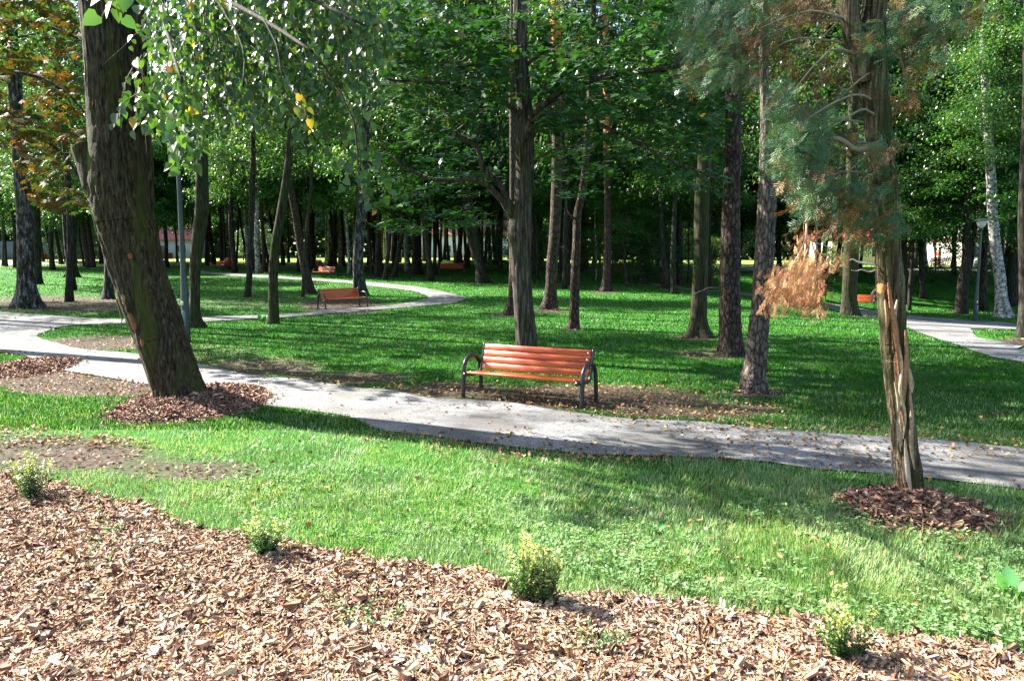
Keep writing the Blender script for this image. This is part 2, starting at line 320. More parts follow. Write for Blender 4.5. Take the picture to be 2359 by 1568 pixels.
def on_path(x, y):
    r = inpoly(x, y, PATHS[0]) | inpoly(x, y, PATHS[1]) | (inpoly(x, y, PATHS[2]) & ~inpoly(x, y, HOLE)) | inpoly(x, y, PATHS[3]); return r
def on_bed(x, y): return inpoly(x, y, BED)
# bare earth and leaf litter: (px, py, half width, half height, strength)
EARTH = [(1330, 915, 330, 32, 1.0), (1600, 945, 230, 22, .9), (1040, 900, 180, 22, .9), (800, 872, 180, 20, .8), (600, 845, 170, 25, .8), (500, 815, 120, 25, .5), (250, 790, 170, 18, .95),
         (150, 700, 260, 22, .85), (500, 700, 200, 16, .5), (790, 705, 110, 20, .95), (640, 690, 90, 10, .5), (180, 870, 260, 32, 1.1), (210, 893, 200, 22, 1.1), (120, 1045, 260, 45, .95), (420, 1085, 220, 26, .8), (330, 1060, 120, 20, .6), (60, 1000, 130, 18, .5),
         (1660, 815, 110, 15, .8), (1740, 905, 70, 14, 1), (1600, 780, 55, 8, .8), (1265, 715, 50, 6, .9), (1320, 757, 30, 6, .8), (1170, 725, 50, 6, .8), (1395, 673, 40, 5, .8), (2060, 945, 60, 12, .4),
         (75, 705, 60, 12, 1), (2280, 960, 60, 10, .5), (2340, 790, 60, 14, .9), (1560, 652, 90, 8, .7), (930, 607, 220, 12, .5), (2000, 727, 60, 6, .6), (1500, 985, 300, 10, .6), (1900, 1010, 300, 10, .4), (700, 905, 60, 10, .5)]
def earth(x, y):
    z = H(x, y); px, py = proj(x, y, z); m = np.zeros(np.shape(x))
    for a, b, c, d, s in EARTH:
        q = ((px-a)/c)**2+((py-b)/d)**2; m = np.maximum(m, s*np.clip(1.35-q*.9, 0, 1))
    n = fbm(x*1.7, y*1.7, 21); return np.clip(m*1.5-(1-n)*.75, 0, 1)*(y > 3)
def axis(a, b, st, far, g):
    c = [a]; v = a; s = st
    while v < b: v += s; c.append(v)
    s = st
    while v < far: s *= g; v += s; c.append(v)
    return c
ys = np.array(axis(1.5, 30, .16, 900, 1.06)); ys = np.concatenate([-np.array([90, 50, 25, 12, 6, 3, 1.5])+1.4, ys])
xh = np.array(axis(0, 13, .16, 900, 1.07)); xs = np.concatenate([-xh[:0:-1], xh])
X, Y = np.meshgrid(xs, ys, indexing='ij'); Z = H(X, Y)
near_ = S(Y, 30, 10); Z = Z+near_*(fbm(X*1.3, Y*1.3, 4)-.5)*.03*(~on_path(X, Y))
E = earth(X, Y); nx_, ny_ = X.shape
I, J = np.meshgrid(np.arange(nx_-1), np.arange(ny_-1), indexing='ij')
L = np.stack([I*ny_+J, (I+1)*ny_+J, (I+1)*ny_+J+1, I*ny_+J+1], -1).reshape(-1, 4)
C = np.stack([E, S(Y, 70, 95), E*0], -1).reshape(-1, 3)
def m_ground():
    m, t, o = nodes('ground'); a = N(t, 'ShaderNodeAttribute', attribute_name='Col'); s = N(t, 'ShaderNodeSeparateColor'); t.links.new(a.outputs['Color'], s.inputs[0])
    tc = N(t, 'ShaderNodeTexCoord'); n = N(t, 'ShaderNodeTexNoise'); n.inputs['Scale'].default_value = .9; n.inputs['Detail'].default_value = 8; t.links.new(tc.outputs['Object'], n.inputs['Vector'])
    n2 = N(t, 'ShaderNodeTexNoise'); n2.inputs['Scale'].default_value = 14; n2.inputs['Detail'].default_value = 6; t.links.new(tc.outputs['Object'], n2.inputs['Vector'])
    g = ramp(t, [(.3, (.014, .075, .008)), (.5, (.024, .11, .011)), (.72, (.055, .15, .018))]); t.links.new(n.outputs[0], g.inputs[0])
    e = ramp(t, [(.3, (.025, .018, .014)), (.55, (.07, .054, .042)), (.75, (.13, .10, .08))]); t.links.new(n2.outputs[0], e.inputs[0])
    mx = N(t, 'ShaderNodeMix', data_type='RGBA'); t.links.new(s.outputs[0], mx.inputs[0]); t.links.new(g.outputs[0], mx.inputs[6]); t.links.new(e.outputs[0], mx.inputs[7])
    md = ramp(t, [(.3, (.14, .24, .04)), (.7, (.24, .32, .07))]); t.links.new(n.outputs[0], md.inputs[0])
    m2 = N(t, 'ShaderNodeMix', data_type='RGBA'); t.links.new(s.outputs[1], m2.inputs[0]); t.links.new(mx.outputs[2], m2.inputs[6]); t.links.new(md.outputs[0], m2.inputs[7])
    b = N(t, 'ShaderNodeBsdfPrincipled'); b.inputs['Roughness'].default_value = .95; b.inputs['Specular IOR Level'].default_value = .1
    t.links.new(m2.outputs[2], b.inputs['Base Color']); bp = N(t, 'ShaderNodeBump'); bp.inputs['Strength'].default_value = .7; bp.inputs['Distance'].default_value = .03
    t.links.new(n2.outputs[0], bp.inputs['Height']); t.links.new(bp.outputs[0], b.inputs['Normal']); t.links.new(b.outputs[0], o.inputs[0]); return m
M['ground'] = m_ground()
tag(link('ground', mesh('ground', np.stack([X, Y, Z], -1).reshape(-1, 3), L, np.full(len(L), 4), M['ground'], C, True)), kind='structure')
def m_path():
    m, t, o = nodes('path'); tc = N(t, 'ShaderNodeTexCoord'); n = N(t, 'ShaderNodeTexNoise'); n.inputs['Scale'].default_value = 42; n.inputs['Detail'].default_value = 6; n.inputs['Roughness'].default_value = .75
    n2 = N(t, 'ShaderNodeTexNoise'); n2.inputs['Scale'].default_value = .8; n2.inputs['Detail'].default_value = 8; v = N(t, 'ShaderNodeTexVoronoi', feature='DISTANCE_TO_EDGE'); v.inputs['Scale'].default_value = 7
    wp = N(t, 'ShaderNodeTexNoise'); wp.inputs['Scale'].default_value = 6; wv = N(t, 'ShaderNodeVectorMath', operation='MULTIPLY_ADD'); wv.inputs[1].default_value = (.2, .2, 0)
    for q in (n, n2, wp): t.links.new(tc.outputs['Object'], q.inputs['Vector'])
    t.links.new(wp.outputs['Color'], wv.inputs[0]); t.links.new(tc.outputs['Object'], wv.inputs[2]); t.links.new(wv.outputs[0], v.inputs['Vector'])
    c = ramp(t, [(.3, (.07, .07, .072)), (.5, (.155, .155, .156)), (.7, (.27, .27, .268))]); t.links.new(n.outputs[0], c.inputs[0])
    d = ramp(t, [(.38, (.55, .53, .50)), (.5, (.88, .87, .85)), (.62, (1.15, 1.15, 1.15))]); t.links.new(n2.outputs[0], d.inputs[0])
    mx = N(t, 'ShaderNodeMix', data_type='RGBA', blend_type='MULTIPLY'); mx.inputs[0].default_value = 1; t.links.new(c.outputs[0], mx.inputs[6]); t.links.new(d.outputs[0], mx.inputs[7])
    cr = ramp(t, [(.0, (.38, .36, .33)), (.045, (1, 1, 1))]); t.links.new(v.outputs[0], cr.inputs[0])
    # the fine cracking comes and goes
    cm = N(t, 'ShaderNodeMapRange'); cm.inputs[1].default_value = .34; cm.inputs[2].default_value = .5; t.links.new(n2.outputs[0], cm.inputs[0])
    m2 = N(t, 'ShaderNodeMix', data_type='RGBA', blend_type='MULTIPLY'); t.links.new(cm.outputs[0], m2.inputs[0]); t.links.new(mx.outputs[2], m2.inputs[6]); t.links.new(cr.outputs[0], m2.inputs[7])
    b = N(t, 'ShaderNodeBsdfPrincipled'); b.inputs['Roughness'].default_value = .9; t.links.new(m2.outputs[2], b.inputs['Base Color'])
    bp = N(t, 'ShaderNodeBump'); bp.inputs['Strength'].default_value = .5; bp.inputs['Distance'].default_value = .008; t.links.new(n.outputs[0], bp.inputs['Height']); t.links.new(bp.outputs[0], b.inputs['Normal'])
    t.links.new(b.outputs[0], o.inputs[0]); return m
M['path'] = m_path()
def drape(name, P, off, mat, step=.5, holes=(), col=(1, 1, 1)):
    lo_, hi_ = P.min(0), P.max(0); gx, gy = np.meshgrid(np.arange(lo_[0], hi_[0], step), np.arange(lo_[1], hi_[1], step))
    gx = gx.ravel()+rng.uniform(-.1, .1, gx.size)*step; gy = gy.ravel()+rng.uniform(-.1, .1, gy.size)*step; k = inpoly(gx, gy, P)
    for h in holes: k &= ~inpoly(gx, gy, h)
    vs = [Vector((float(a), float(b))) for a, b in P]; faces = [list(range(len(P)))]
    vs += [Vector((float(a), float(b))) for a, b in zip(gx[k], gy[k])]
    r = geometry.delaunay_2d_cdt(vs, [], faces, 1, 1e-5); V2 = np.array([tuple(v) for v in r[0]]); F = [f for f in r[2]]
    if holes:
        F = [f for f in F if not any(inpoly(*V2[f].mean(0)[:, None], h)[0] for h in holes)]
    V = np.concatenate([V2, (H(V2[:, 0], V2[:, 1])+off)[:, None]], 1)
    Ls = [i for f in F for i in f]; Ts = [len(f) for f in F]
    return link(name, mesh(name, V, Ls, Ts, mat, np.tile(col, (len(V), 1)), True))
for i, P in enumerate(PATHS):
    o_ = drape('path', P, .022+.005*i, M['path'], (.4, .6, .6, 2.0)[i], [HOLE] if i == 2 else ())
    tag(o_, kind='structure')
# ------------------------------------------------------------------ crowns shared by many trees
BARKC = (.05, .042, .034)
def branch_pts(p0, az, L, up, n=5, droop=.0):
    t = np.linspace(0, 1, n)[:, None]; d = np.array([math.cos(az), math.sin(az), 0])
    w_ = np.cumsum(rng.normal(0, .05, (n, 3)), 0)*L; w_[0] = 0
    return p0+d*L*t+np.array([0, 0, 1])*(up*L*t-droop*L*t*t)+w_
def broad_crown(name, hgt, R, nbr, nleaf, size, tmpl, pal, mat, flat=.35, up=(.1, .7), prof=None, sub=8, zflat=.55, low=0.0):
    mb = MB(); ctr = []; dirs = []
    mb.tube([(0, 0, -.5), (.05, .1, hgt*.5), (0, 0, hgt*.95)], [.09, .06, .015], 5, BARKC, 1)
    for i in range(nbr):
        f = (i+.5)/nbr; z = hgt*(low+(1-low)*f**.9*.93); az = i*2.4+rng.normal(0, .3)
        L = R*(prof(f) if prof else math.sin(math.pi*min(1, f*.8+.22))**.7)*rng.uniform(.65, 1.1)
        P = branch_pts(np.array([0, 0, z]), az, L, rng.uniform(*up), 5, .25); mb.tube(P, np.linspace(.035, .008, 5)*R/3, 4, BARKC, 1, cap=False)
        for k in range(sub):
            t = .25+.75*(k+rng.random())/sub; q = P[min(3, int(t*4))]+(P[min(4, int(t*4)+1)]-P[min(3, int(t*4))])*(t*4-int(t*4))
            a2 = az+rng.choice([-1, 1])*rng.uniform(.4, 1.4); l2 = L*rng.uniform(.18, .4)
            Q = branch_pts(q, a2, l2, rng.uniform(-.1, .35), 3, .2); mb.tube(Q, [.010, .007, .003], 3, BARKC, 1, cap=False)
            ctr += [Q[0]*.4+Q[1]*.6, Q[1], Q[2], Q[2]]; dirs += [Q[2]-Q[0]]*4
    ctr = np.array(ctr); dirs = np.array(dirs); k = rng.integers(0, len(ctr), nleaf)
    sg = R*.13; pos = ctr[k]+rng.normal(0, 1, (nleaf, 3))*np.array([sg, sg, sg*zflat])
    u = norm(dirs[k])*.5+rnd3(nleaf)*.8+np.array([0, 0, -.35]); nm = rnd3(nleaf)*flat*1.6+np.array([0, 0, 1.0])
    V, L_, T_, C_ = scatter(*tmpl, pos, u, nm, size*rng.uniform(.6, 1.25, nleaf), pick(pal, nleaf)); mb.raw(V, L_, T_, C_, 0)
    return mb.data(name, [mat, M['twig']])
def pine_crown(name, hgt, R, ntuft, pal):
    mb = MB(); mb.tube([(0, 0, -1), (0, 0, hgt*.9)], [.10, .03], 5, (.22, .10, .05), 1); tc = []
    for i in range(26):
        f = (i+.5)/26; az = i*2.4; L = R*math.sin(math.pi*(f*.75+.2))*rng.uniform(.7, 1.15)
        P = branch_pts(np.array([0, 0, hgt*f*.95]), az, L, rng.uniform(.1, .5), 5, .1); mb.tube(P, np.linspace(.04, .012, 5), 4, (.16, .08, .045), 1, cap=False)
        for k in range(9): tc.append(P[4]*rng.uniform(.5, 1.05)+(1-1)*P[0]+rng.normal(0, .28, 3)+P[0]*0)
    tc = np.array(tc); k = rng.integers(0, len(tc), ntuft); c = tc[k]+rng.normal(0, .16, (ntuft, 3)); n_ = 14
    c = np.repeat(c, n_, 0); u = rnd3(len(c))+np.array([0, 0, .5])
    V, L_, T_, C_ = scatter([(0, -.5, 0), (0, .5, 0), (1, 0, 0)], [(0, 1, 2)], c, u, rnd3(len(c)), rng.uniform(.10, .17, len(c)), pick(pal, len(c)), wid=.014)
    mb.raw(V, L_, T_, C_, 0); return mb.data(name, [M['needle'], M['twig']])
CROWN = {}
for i in range(4):
    CROWN['broad%d' % i] = broad_crown('crown', 10, 3.5, 52, 26000, .16, RHOMB, GREEN, M['leaf'])
for i in range(3):
    CROWN['airy%d' % i] = broad_crown('crown', 10, 3.3, 24, 6500, .15, RHOMB, GREEN, M['leaf'], sub=6)
for i in range(2):
    CROWN['layer%d' % i] = broad_crown('crown', 8, 3.8, 38, 18000, .175, RHOMB, [(5, (.028, .10, .014)), (3, (.04, .13, .018)), (1, (.02, .07, .02))], M['leaf'], flat=.18, up=(-.05, .3), zflat=.25)
CROWN['shrub0'] = broad_crown('crown', 3.6, 1.6, 26, 6500, .085, RHOMB, GREEN, M['leaf'], low=.05)
CROWN['shrub1'] = broad_crown('crown', 2.6, 1.5, 22, 5000, .08, RHOMB, [(3, (.06, .13, .02)), (2, (.035, .1, .02)), (.6, (.16, .17, .03))], M['leaf'], low=.02)
CROWN['pine0'] = pine_crown('crown', 5.5, 2.4, 1100, [(3, (.035, .075, .040)), (2, (.05, .10, .05))])
CROWN['pine1'] = pine_crown('crown', 5.0, 2.1, 1000, [(3, (.035, .075, .040)), (2, (.06, .10, .05))])
# ------------------------------------------------------------------ trunks
def wob(P, amp):
    n = len(P); w_ = np.cumsum(rng.normal(0, 1, (n, 3)), 0); w_ -= np.linspace(0, 1, n)[:, None]*w_[-1]; w_[:, 2] = 0
    return P+w_*amp
def trunk_path(px, top, sub=4):
    """[(px, py, width px)] from the base up -> 3-D centre line and radii, carried on to height top"""
    b = at(px[0][0], px[0][1]); Yb = b[1]
    P = [pt(a, c, Yb) for a, c, _ in px]; P[0] = b+np.array([0, 0, -.05]); R = [w_/2/1791*Yb for *_, w_ in px]
    if P[-1][2] < top:
        q = P[-1]; d = P[-1]-P[-2]; s = np.clip(d[:2]/max(d[2], .3), -.18, .18); n = max(2, int((top-q[2])/3)); h0 = q[2]; r0 = R[-1]
        for k in range(1, n+1):
            h = h0+(top-h0)*k/n; q = np.array([q[0]+s[0]*(top-h0)/n*.6, q[1]+rng.normal(0, .1), h]); P.append(q); R.append(r0*(1-.72*k/n))
    PR = smooth(np.c_[np.array(P), R], sub); return PR[:, :3], PR[:, 3]
def fork(o, P, R, mat, name='limb', n=8, twigs=0, col=(1, 1, 1)):
    mb = MB(); P = smooth(np.array(P, float), 3); r = np.interp(np.linspace(0, 1, len(P)), np.linspace(0, 1, len(R)), R); P = wob(P, .012); mb.tube(P, r, n, col)
    return mb.build(name, mat, o, True, loc=None)
def limb_px(root, L, Y0, w0, w1, mat, dY=0.0, n=7):
    """a limb traced in the photo, at depth Y0 .. Y0+dY, hung under its tree"""
    m = len(L); P = [pt(a, b, Y0+dY*i/(m-1))-np.array(root.location) for i, (a, b) in enumerate(L)]
    return fork(root, P, [w0/2/1791*Y0, w1/2/1791*Y0], mat, 'limb', n), np.array(P)
RF = [4.2, 1.3]
def tree(px, bark, crown=None, cz=5, cs=1.0, top=None, name='tree', label=None, cat='tree', group=None, sides=12, flare=.5, rough=.06, twigs=0, szx=None, tilt=True, lobes=5, off=(0, 0)):
    top = top or (cz+8*cs if crown and 'pine' not in crown else cz+4); P, R = trunk_path(px, top); base = P[0].copy()+np.array([0, 0, .05])
    root = empty(name, base, label=label, cat=cat, group=group); P = P-base; big = sides > 20
    if big: PR = smooth(np.c_[P, R], 4); P, R = PR[:, :3], PR[:, 3]
    P = wob(P, .006 if not big else .0015); ph = rng.uniform(0, 6, 4); s0 = rng.uniform(0, 50)
    zz = P[:, 2]; hh = max(.18, R[0]*1.1)
    def mod(i, a):
        z = zz[i]; f = flare*math.exp(-max(z, 0)/hh); m = 1+f*(.55+.45*np.cos(a*lobes+ph[0])) + rough*.5*np.sin(a*2+ph[1]+z*.5)*.6
        m = m+rough*(vnoise(np.cos(a)*2.2+s0+9, np.sin(a)*2.2+z*1.1+40, 2)-.5)
        if big: q_ = n3(np.cos(a)*RF[0]+s0+20+.5*math.sin(z*2.1), np.sin(a)*RF[0]+30+.5*math.sin(z*1.7+1), z*RF[1]+3, 5); m = m+rough*(np.minimum(np.abs(q_-.5)*7, 1)-.7)+rough*.4*(n3(np.cos(a)*9+50, np.sin(a)*9+50, z*9, 8)-.5)
        return m
    mb = MB(); mb.tube(P, R, sides, mod=mod); mb.build('trunk', M[bark], root, True)
    if twigs:
        for k in range(twigs):
            i = rng.integers(len(P)//4, len(P)-2); a = rng.uniform(0, 6.28); l = rng.uniform(.4, 1.4)
            Q = branch_pts(P[i], a, l, rng.uniform(-.3, .3), 5, .3); m2 = MB(); m2.tube(Q, np.linspace(.016, .004, 5), 4, (.10, .085, .07)); m2.build('dead_branch', M['twig'], root)
    if crown:
        i = int(np.argmin(np.abs(P[:, 2]-cz))); c = link('crown', CROWN[crown], root); d = P[-1]-P[i]
        c.location = (P[i][0]+off[0], P[i][1]+off[1], cz); c.scale = (cs*1.15, cs*1.15, cs*1.2 if szx is None else szx); c.rotation_euler = (0, 0, rng.uniform(0, 6.28))
        if tilt and d[2] > 1: c.rotation_euler = (-math.atan2(d[1], d[2])*.8, math.atan2(d[0], d[2])*.8, rng.uniform(0, 6.28))
    return root, P, R
# --- the traced trunks of the middle distance
T = {}
def tr(key, px, bark, crown, cz, cs, label, group=None, **k):
    if crown and crown[:5] in ('broad', 'layer') and at(px[0][0], px[0][1])[1] < 42: crown = 'airy%d' % (len(T) % 3)
    T[key] = tree(px, bark, crown, cz, cs, label=label, group=group, **k); return T[key]
tr('left_big', [(64, 709, 52), (62, 660, 40), (60, 560, 34), (54, 430, 32), (40, 250, 30), (28, 100, 27), (20, 0, 25)], 'birch_bark', 'broad0', 8, 1.1, 'thick grey barked birch with spreading foot at the left end of the path', flare=.75, sides=20, name='birch_tree')
tr('left2', [(86, 655, 19), (85, 560, 17), (80, 440, 16), (66, 300, 14)], 'dark_bark', 'broad1', 6, 1, 'straight dark trunk close behind the thick left birch')
tr('left_fork', [(120, 621, 12), (117, 560, 10), (118, 503, 10), (104, 463, 7)], 'dark_bark', 'broad2', 4.5, .9, 'slim forked tree beside the red bin on the left')
fork(T['left_fork'][0], [T['left_fork'][1][int(len(T['left_fork'][1])*.3)]*0+(pt(118, 503, at(120, 621)[1])-np.array(T['left_fork'][0].location)), pt(127, 465, at(120, 621)[1])-np.array(T['left_fork'][0].location), pt(131, 420, at(120, 621)[1])-np.array(T['left_fork'][0].location)], [.16, .12, .08], M['dark_bark'])
tr('left3b', [(142, 609, 10), (136, 580, 9), (130, 545, 8)], 'dark_bark', 'broad3', 4, .9, 'small leaning trunk behind the slim forked tree on the left')
tr('left_flare', [(166, 638, 24), (166, 600, 17), (167, 550, 17), (170, 480, 16), (168, 380, 15)], 'dark_bark', 'broad0', 4.5, 1.1, 'dark trunk with a wide root foot between the red bin and the leaning pair', flare=.9)
tr('left_lean1', [(206, 616, 15), (196, 550, 14), (184, 480, 13), (178, 430, 12)], 'pine_bark', 'broad1', 5, 1, 'left stem of the pair leaning to the left', flare=.2)
tr('left_lean2', [(214, 616, 13), (208, 560, 12), (198, 500, 12), (190, 445, 11)], 'pine_bark', 'broad2', 5, 1, 'right stem of the pair leaning to the left', flare=.2)
tr('left_thin', [(194, 614, 6), (188, 580, 5), (183, 545, 5)], 'pine_bark', 'broad3', 4, .7, 'thin sunlit trunk left of the leaning pair', flare=.2)
tr('left_birch', [(250, 689, 26), (250, 655, 20), (250, 615, 19), (246, 540, 18)], 'birch_bark', 'broad1', 6, 1, 'birch half hidden behind the leaning linden', flare=.5, name='birch_tree')
tr('lampblack', [(455, 754, 34), (450, 720, 25), (449, 660, 24), (452, 600, 27), (458, 540, 30), (466, 480, 30), (468, 400, 27), (470, 320, 22), (472, 200, 19)], 'moss_bark', 'broad2', 7.5, 1, 'crooked mossy black trunk right of the tall lamp post', flare=.6, sides=20, rough=.12)
tr('mid9', [(569, 684, 16), (574, 620, 14), (577, 540, 13), (580, 470, 13), (583, 380, 12)], 'dark_bark', 'broad3', 6, .9, 'slim dark trunk between the black mossy trunk and the olive one', flare=.4)
tr('olive', [(630, 746, 27), (631, 700, 23), (630, 630, 21), (635, 560, 20), (645, 500, 20), (658, 420, 18), (668, 330, 15)], 'moss_bark', 'broad0', 7, .9, 'olive green trunk leaning right with leaves sprouting at its foot', flare=.25, sides=18)
tr('leanlit', [(712, 676, 28), (706, 640, 22), (698, 600, 20), (688, 545, 18), (679, 490, 16), (668, 430, 15)], 'pine_bark', 'broad1', 7, 1, 'leaning pine trunk sunlit on its left edge beside the second bench', flare=.5, name='pine_tree')
tr('thin12', [(697, 684, 9), (700, 620, 8), (704, 560, 8), (710, 490, 7), (718, 420, 6)], 'moss_bark', 'broad3', 6, .7, 'thin trunk crossing in front of the leaning pine beside the second bench', flare=.2)
tr('birch13', [(828, 681, 36), (827, 650, 27), (826, 600, 24), (829, 540, 23), (834, 470, 22), (840, 380, 20), (845, 250, 19), (848, 100, 18), (851, 0, 17)], 'birch_bark', 'broad2', 9, 1, 'tall birch with peeling white streaks behind the second bench', flare=.55, sides=18, name='birch_tree')
tr('m14', [(869, 638, 14), (870, 600, 12), (872, 550, 12), (874, 470, 11)], 'dark_bark', 'broad3', 5, 1, 'dark straight trunk right of the peeling birch')
tr('m15', [(906, 639, 14), (914, 600, 12), (922, 560, 11), (930, 510, 9)], 'dark_bark', 'broad0', 4.5, .9, 'dark trunk leaning right above the bend of the path')
tr('m16', [(955, 633, 15), (954, 580, 12), (953, 520, 11), (952, 440, 10)], 'dark_bark', 'broad1', 5, 1, 'first of the row of upright dark trunks beyond the path bend')
tr('m17', [(967, 632, 12), (965, 580, 11), (963, 520, 10)], 'dark_bark', 'broad2', 5, .9, 'second of the row of upright dark trunks beyond the path bend')
tr('m18', [(986, 634, 10), (985, 580, 9), (984, 510, 8)], 'dark_bark', 'broad3', 5, .9, 'third of the row of upright dark trunks beyond the path bend')
tr('m19', [(1002, 633, 8), (1001, 580, 7), (1000, 520, 7)], 'dark_bark', 'broad0', 5, .8, 'fourth of the row of upright dark trunks beyond the path bend')
tr('m20', [(937, 622, 9), (937, 570, 8), (938, 520, 7), (939, 440, 7)], 'white_bark', 'broad1', 5.5, .8, 'bright white birch trunk deep in the wood above the path bend', name='birch_tree')
tr('twin', [(1111, 652, 28), (1104, 610, 20), (1096, 560, 18), (1088, 499, 17), (1078, 439, 16), (1070, 380, 15)], 'dark_bark', 'broad2', 7, 1.1, 'big twin stemmed dark tree leaning left in the middle of the wood', flare=.7)
_r = T['twin'][0]; limb_px(_r, [(1102, 600), (1086, 560), (1078, 510), (1070, 450), (1062, 400)], at(1111, 652)[1], 17, 12, M['dark_bark'], n=10)
tr('behindmaple', [(1172, 725, 24), (1178, 690, 18), (1181, 600, 17), (1181, 480, 16), (1181, 380, 15), (1180, 230, 15)], 'pine_bark', 'pine0', 13, 1, 'slim reddish pine just left of and behind the forked maple', flare=.7, name='pine_tree')
tr('pine17', [(1264, 712, 38), (1268, 670, 27), (1272, 610, 26), (1278, 519, 25), (1281, 440, 25), (1282, 300, 23), (1281, 130, 22), (1279, 0, 21)], 'pine_high', 'pine1', 12.5, 1.1, 'tall pine with an orange upper stem right of the forked maple', flare=.35, sides=20, twigs=5, name='pine_tree')
tr('p18', [(1320, 757, 28), (1322, 720, 23), (1325, 640, 22), (1328, 560, 20), (1329, 500, 19), (1340, 439, 17), (1352, 330, 16), (1360, 200, 15), (1366, 60, 14)], 'pine_bark', 'broad3', 9, .8, 'slender rough trunk between the two tall pines', flare=.3, sides=18, name='pine_tree')
_r = T['p18'][0]; limb_px(_r, [(1328, 512), (1318, 500), (1309, 488), (1304, 470)], at(1320, 757)[1], 6, 3, M['pine_bark'])
tr('pine19', [(1396, 671, 25), (1397, 640, 19), (1399, 560, 17), (1399, 479, 16), (1398, 380, 16), (1396, 250, 15), (1394, 100, 14), (1393, 0, 14)], 'pine_high', 'pine0', 12, 1.1, 'sunlit reddish pine standing alone in the lawn centre', flare=.6, sides=16, name='pine_tree')
tr('sap', [(1373, 645, 4), (1373, 600, 3), (1371, 540, 3), (1370, 490, 2.5)], 'white_bark', None, 5, .5, 'thin pale sapling stem left of the sunlit reddish pine', flare=.1, top=6, name='sapling')
tr('m20b', [(1306, 657, 19), (1306, 620, 15), (1306, 560, 15), (1307, 480, 13)], 'dark_bark', 'broad1', 6, 1, 'dark trunk showing between the tall pine and the slender rough trunk')
tr('m21', [(1292, 644, 10), (1291, 590, 10), (1290, 520, 9)], 'dark_bark', 'broad2', 5, .8, 'thin dark trunk just right of the tall orange topped pine')
tr('m22', [(1239, 645, 9), (1236, 620, 7), (1230, 585, 6), (1228, 540, 6)], 'dark_bark', 'broad3', 4.5, .7, 'small curved trunk right of the forked maple')
tr('m23', [(1447, 660, 13), (1441, 640, 8), (1438, 600, 6), (1439, 550, 5)], 'dark_bark', 'layer0', 3.0, .55, 'short dark tree with low leaves right of the sunlit pine')
tr('m24', [(1480, 653, 20), (1479, 620, 16), (1481, 570, 15), (1482, 500, 14)], 'dark_bark', 'broad0', 4.5, 1, 'broad dark trunk behind the lawn right of centre', flare=.6)
tr('m25', [(1553, 677, 15), (1550, 640, 12), (1549, 600, 12), (1552, 540, 11), (1555, 440, 10)], 'dark_bark', 'broad1', 5.5, .9, 'dark trunk at the lawn edge left of the mossy spreading trunk')
tr('m26', [(1536, 652, 8), (1533, 620, 7), (1526, 590, 6), (1523, 550, 6)], 'white_bark', 'layer1', 4, .35, 'crooked pale trunk behind the lawn right of centre', name='birch_tree')
tr('m26b', [(1566, 656, 17), (1565, 610, 15), (1564, 540, 14)], 'dark_bark', 'broad2', 6, .5, 'dark trunk behind the path left of the mossy spreading trunk')
tr('m27b', [(1584, 652, 6), (1586, 620, 5), (1585, 570, 4)], 'dark_bark', 'broad3', 4, .3, 'thin stem by the path left of the mossy spreading trunk')
tr('moss27', [(1607, 776, 50), (1609, 735, 38), (1611, 680, 35), (1615, 580, 33), (1616, 470, 33), (1622, 380, 31), (1628, 268, 28), (1634, 120, 25)], 'moss_bark', 'broad3', 9, 1, 'green brown trunk with wide spreading foot left of the two right hand pines', flare=.9, sides=26, lobes=4, rough=.05)
tr('m28b', [(1636, 667, 8), (1635, 620, 7), (1634, 560, 7)], 'dark_bark', 'broad0', 5, .8, 'thin dark stem just right of the green brown trunk')
tr('pine28', [(1682, 818, 62), (1681, 770, 50), (1680, 704, 47), (1680, 600, 43), (1683, 470, 40), (1686, 350, 37), (1688, 174, 34), (1688, 40, 32)], 'pine_bark', 'pine1', 12, 1.1, 'thick straight pine with deep dark bark plates', flare=.25, sides=32, twigs=6, rough=.09, name='pine_tree')
tr('pine29', [(1737, 902, 60), (1736, 870, 52), (1739, 835, 46), (1745, 770, 44), (1752, 710, 42), (1757, 640, 42), (1763, 560, 40), (1767, 470, 39), (1769, 380, 36), (1768, 301, 32), (1762, 228, 22), (1760, 120, 20)], 'pine_grey', 'pine0', 11.5, 1, 'grey barked pine with a bulging foot beside the hanging dead branch', flare=.2, sides=40, twigs=8, rough=.13, name='pine_tree')
tr('m30', [(1956, 726, 40), (1956, 690, 33), (1958, 640, 33), (1960, 604, 34), (1963, 540, 30), (1962, 440, 26)], 'moss_bark', 'broad2', 6.5, 1, 'stout trunk in front of the sunlit orange bench', flare=.35, sides=18)
tr('m30b', [(2030, 690, 12), (2028, 640, 12), (2026, 580, 11)], 'dark_bark', 'broad3', 5, .8, 'dark trunk partly behind the torn bark tree')
tr('m36', [(2086, 699, 17), (2084, 650, 16), (2082, 590, 14), (2082, 520, 13)], 'dark_bark', 'broad0', 4.5, .9, 'dark trunk just right of the torn bark tree')
tr('m36b', [(2094, 715, 9), (2095, 660, 9), (2099, 600, 8), (2102, 540, 8)], 'dark_bark', 'broad1', 5, .7, 'slim trunk just right of the torn bark tree')
tr('m35', [(2126, 685, 15), (2124, 650, 12), (2122, 605, 11), (2121, 560, 10)], 'dark_bark', 'layer0', 3.2, .8, 'dark trunk on the grassy bank left of the far lamp')
tr('m33', [(2214, 723, 28), (2216, 680, 24), (2220, 640, 22), (2226, 600, 20), (2226, 540, 18)], 'dark_bark', 'layer1', 4.5, .9, 'forked dark trunk left of the far lamp post', flare=.3)
_r = T['m33'][0]; limb_px(_r, [(2222, 650), (2231, 620), (2238, 590), (2242, 550), (2246, 500)], at(2214, 723)[1], 16, 10, M['dark_bark'], n=9)
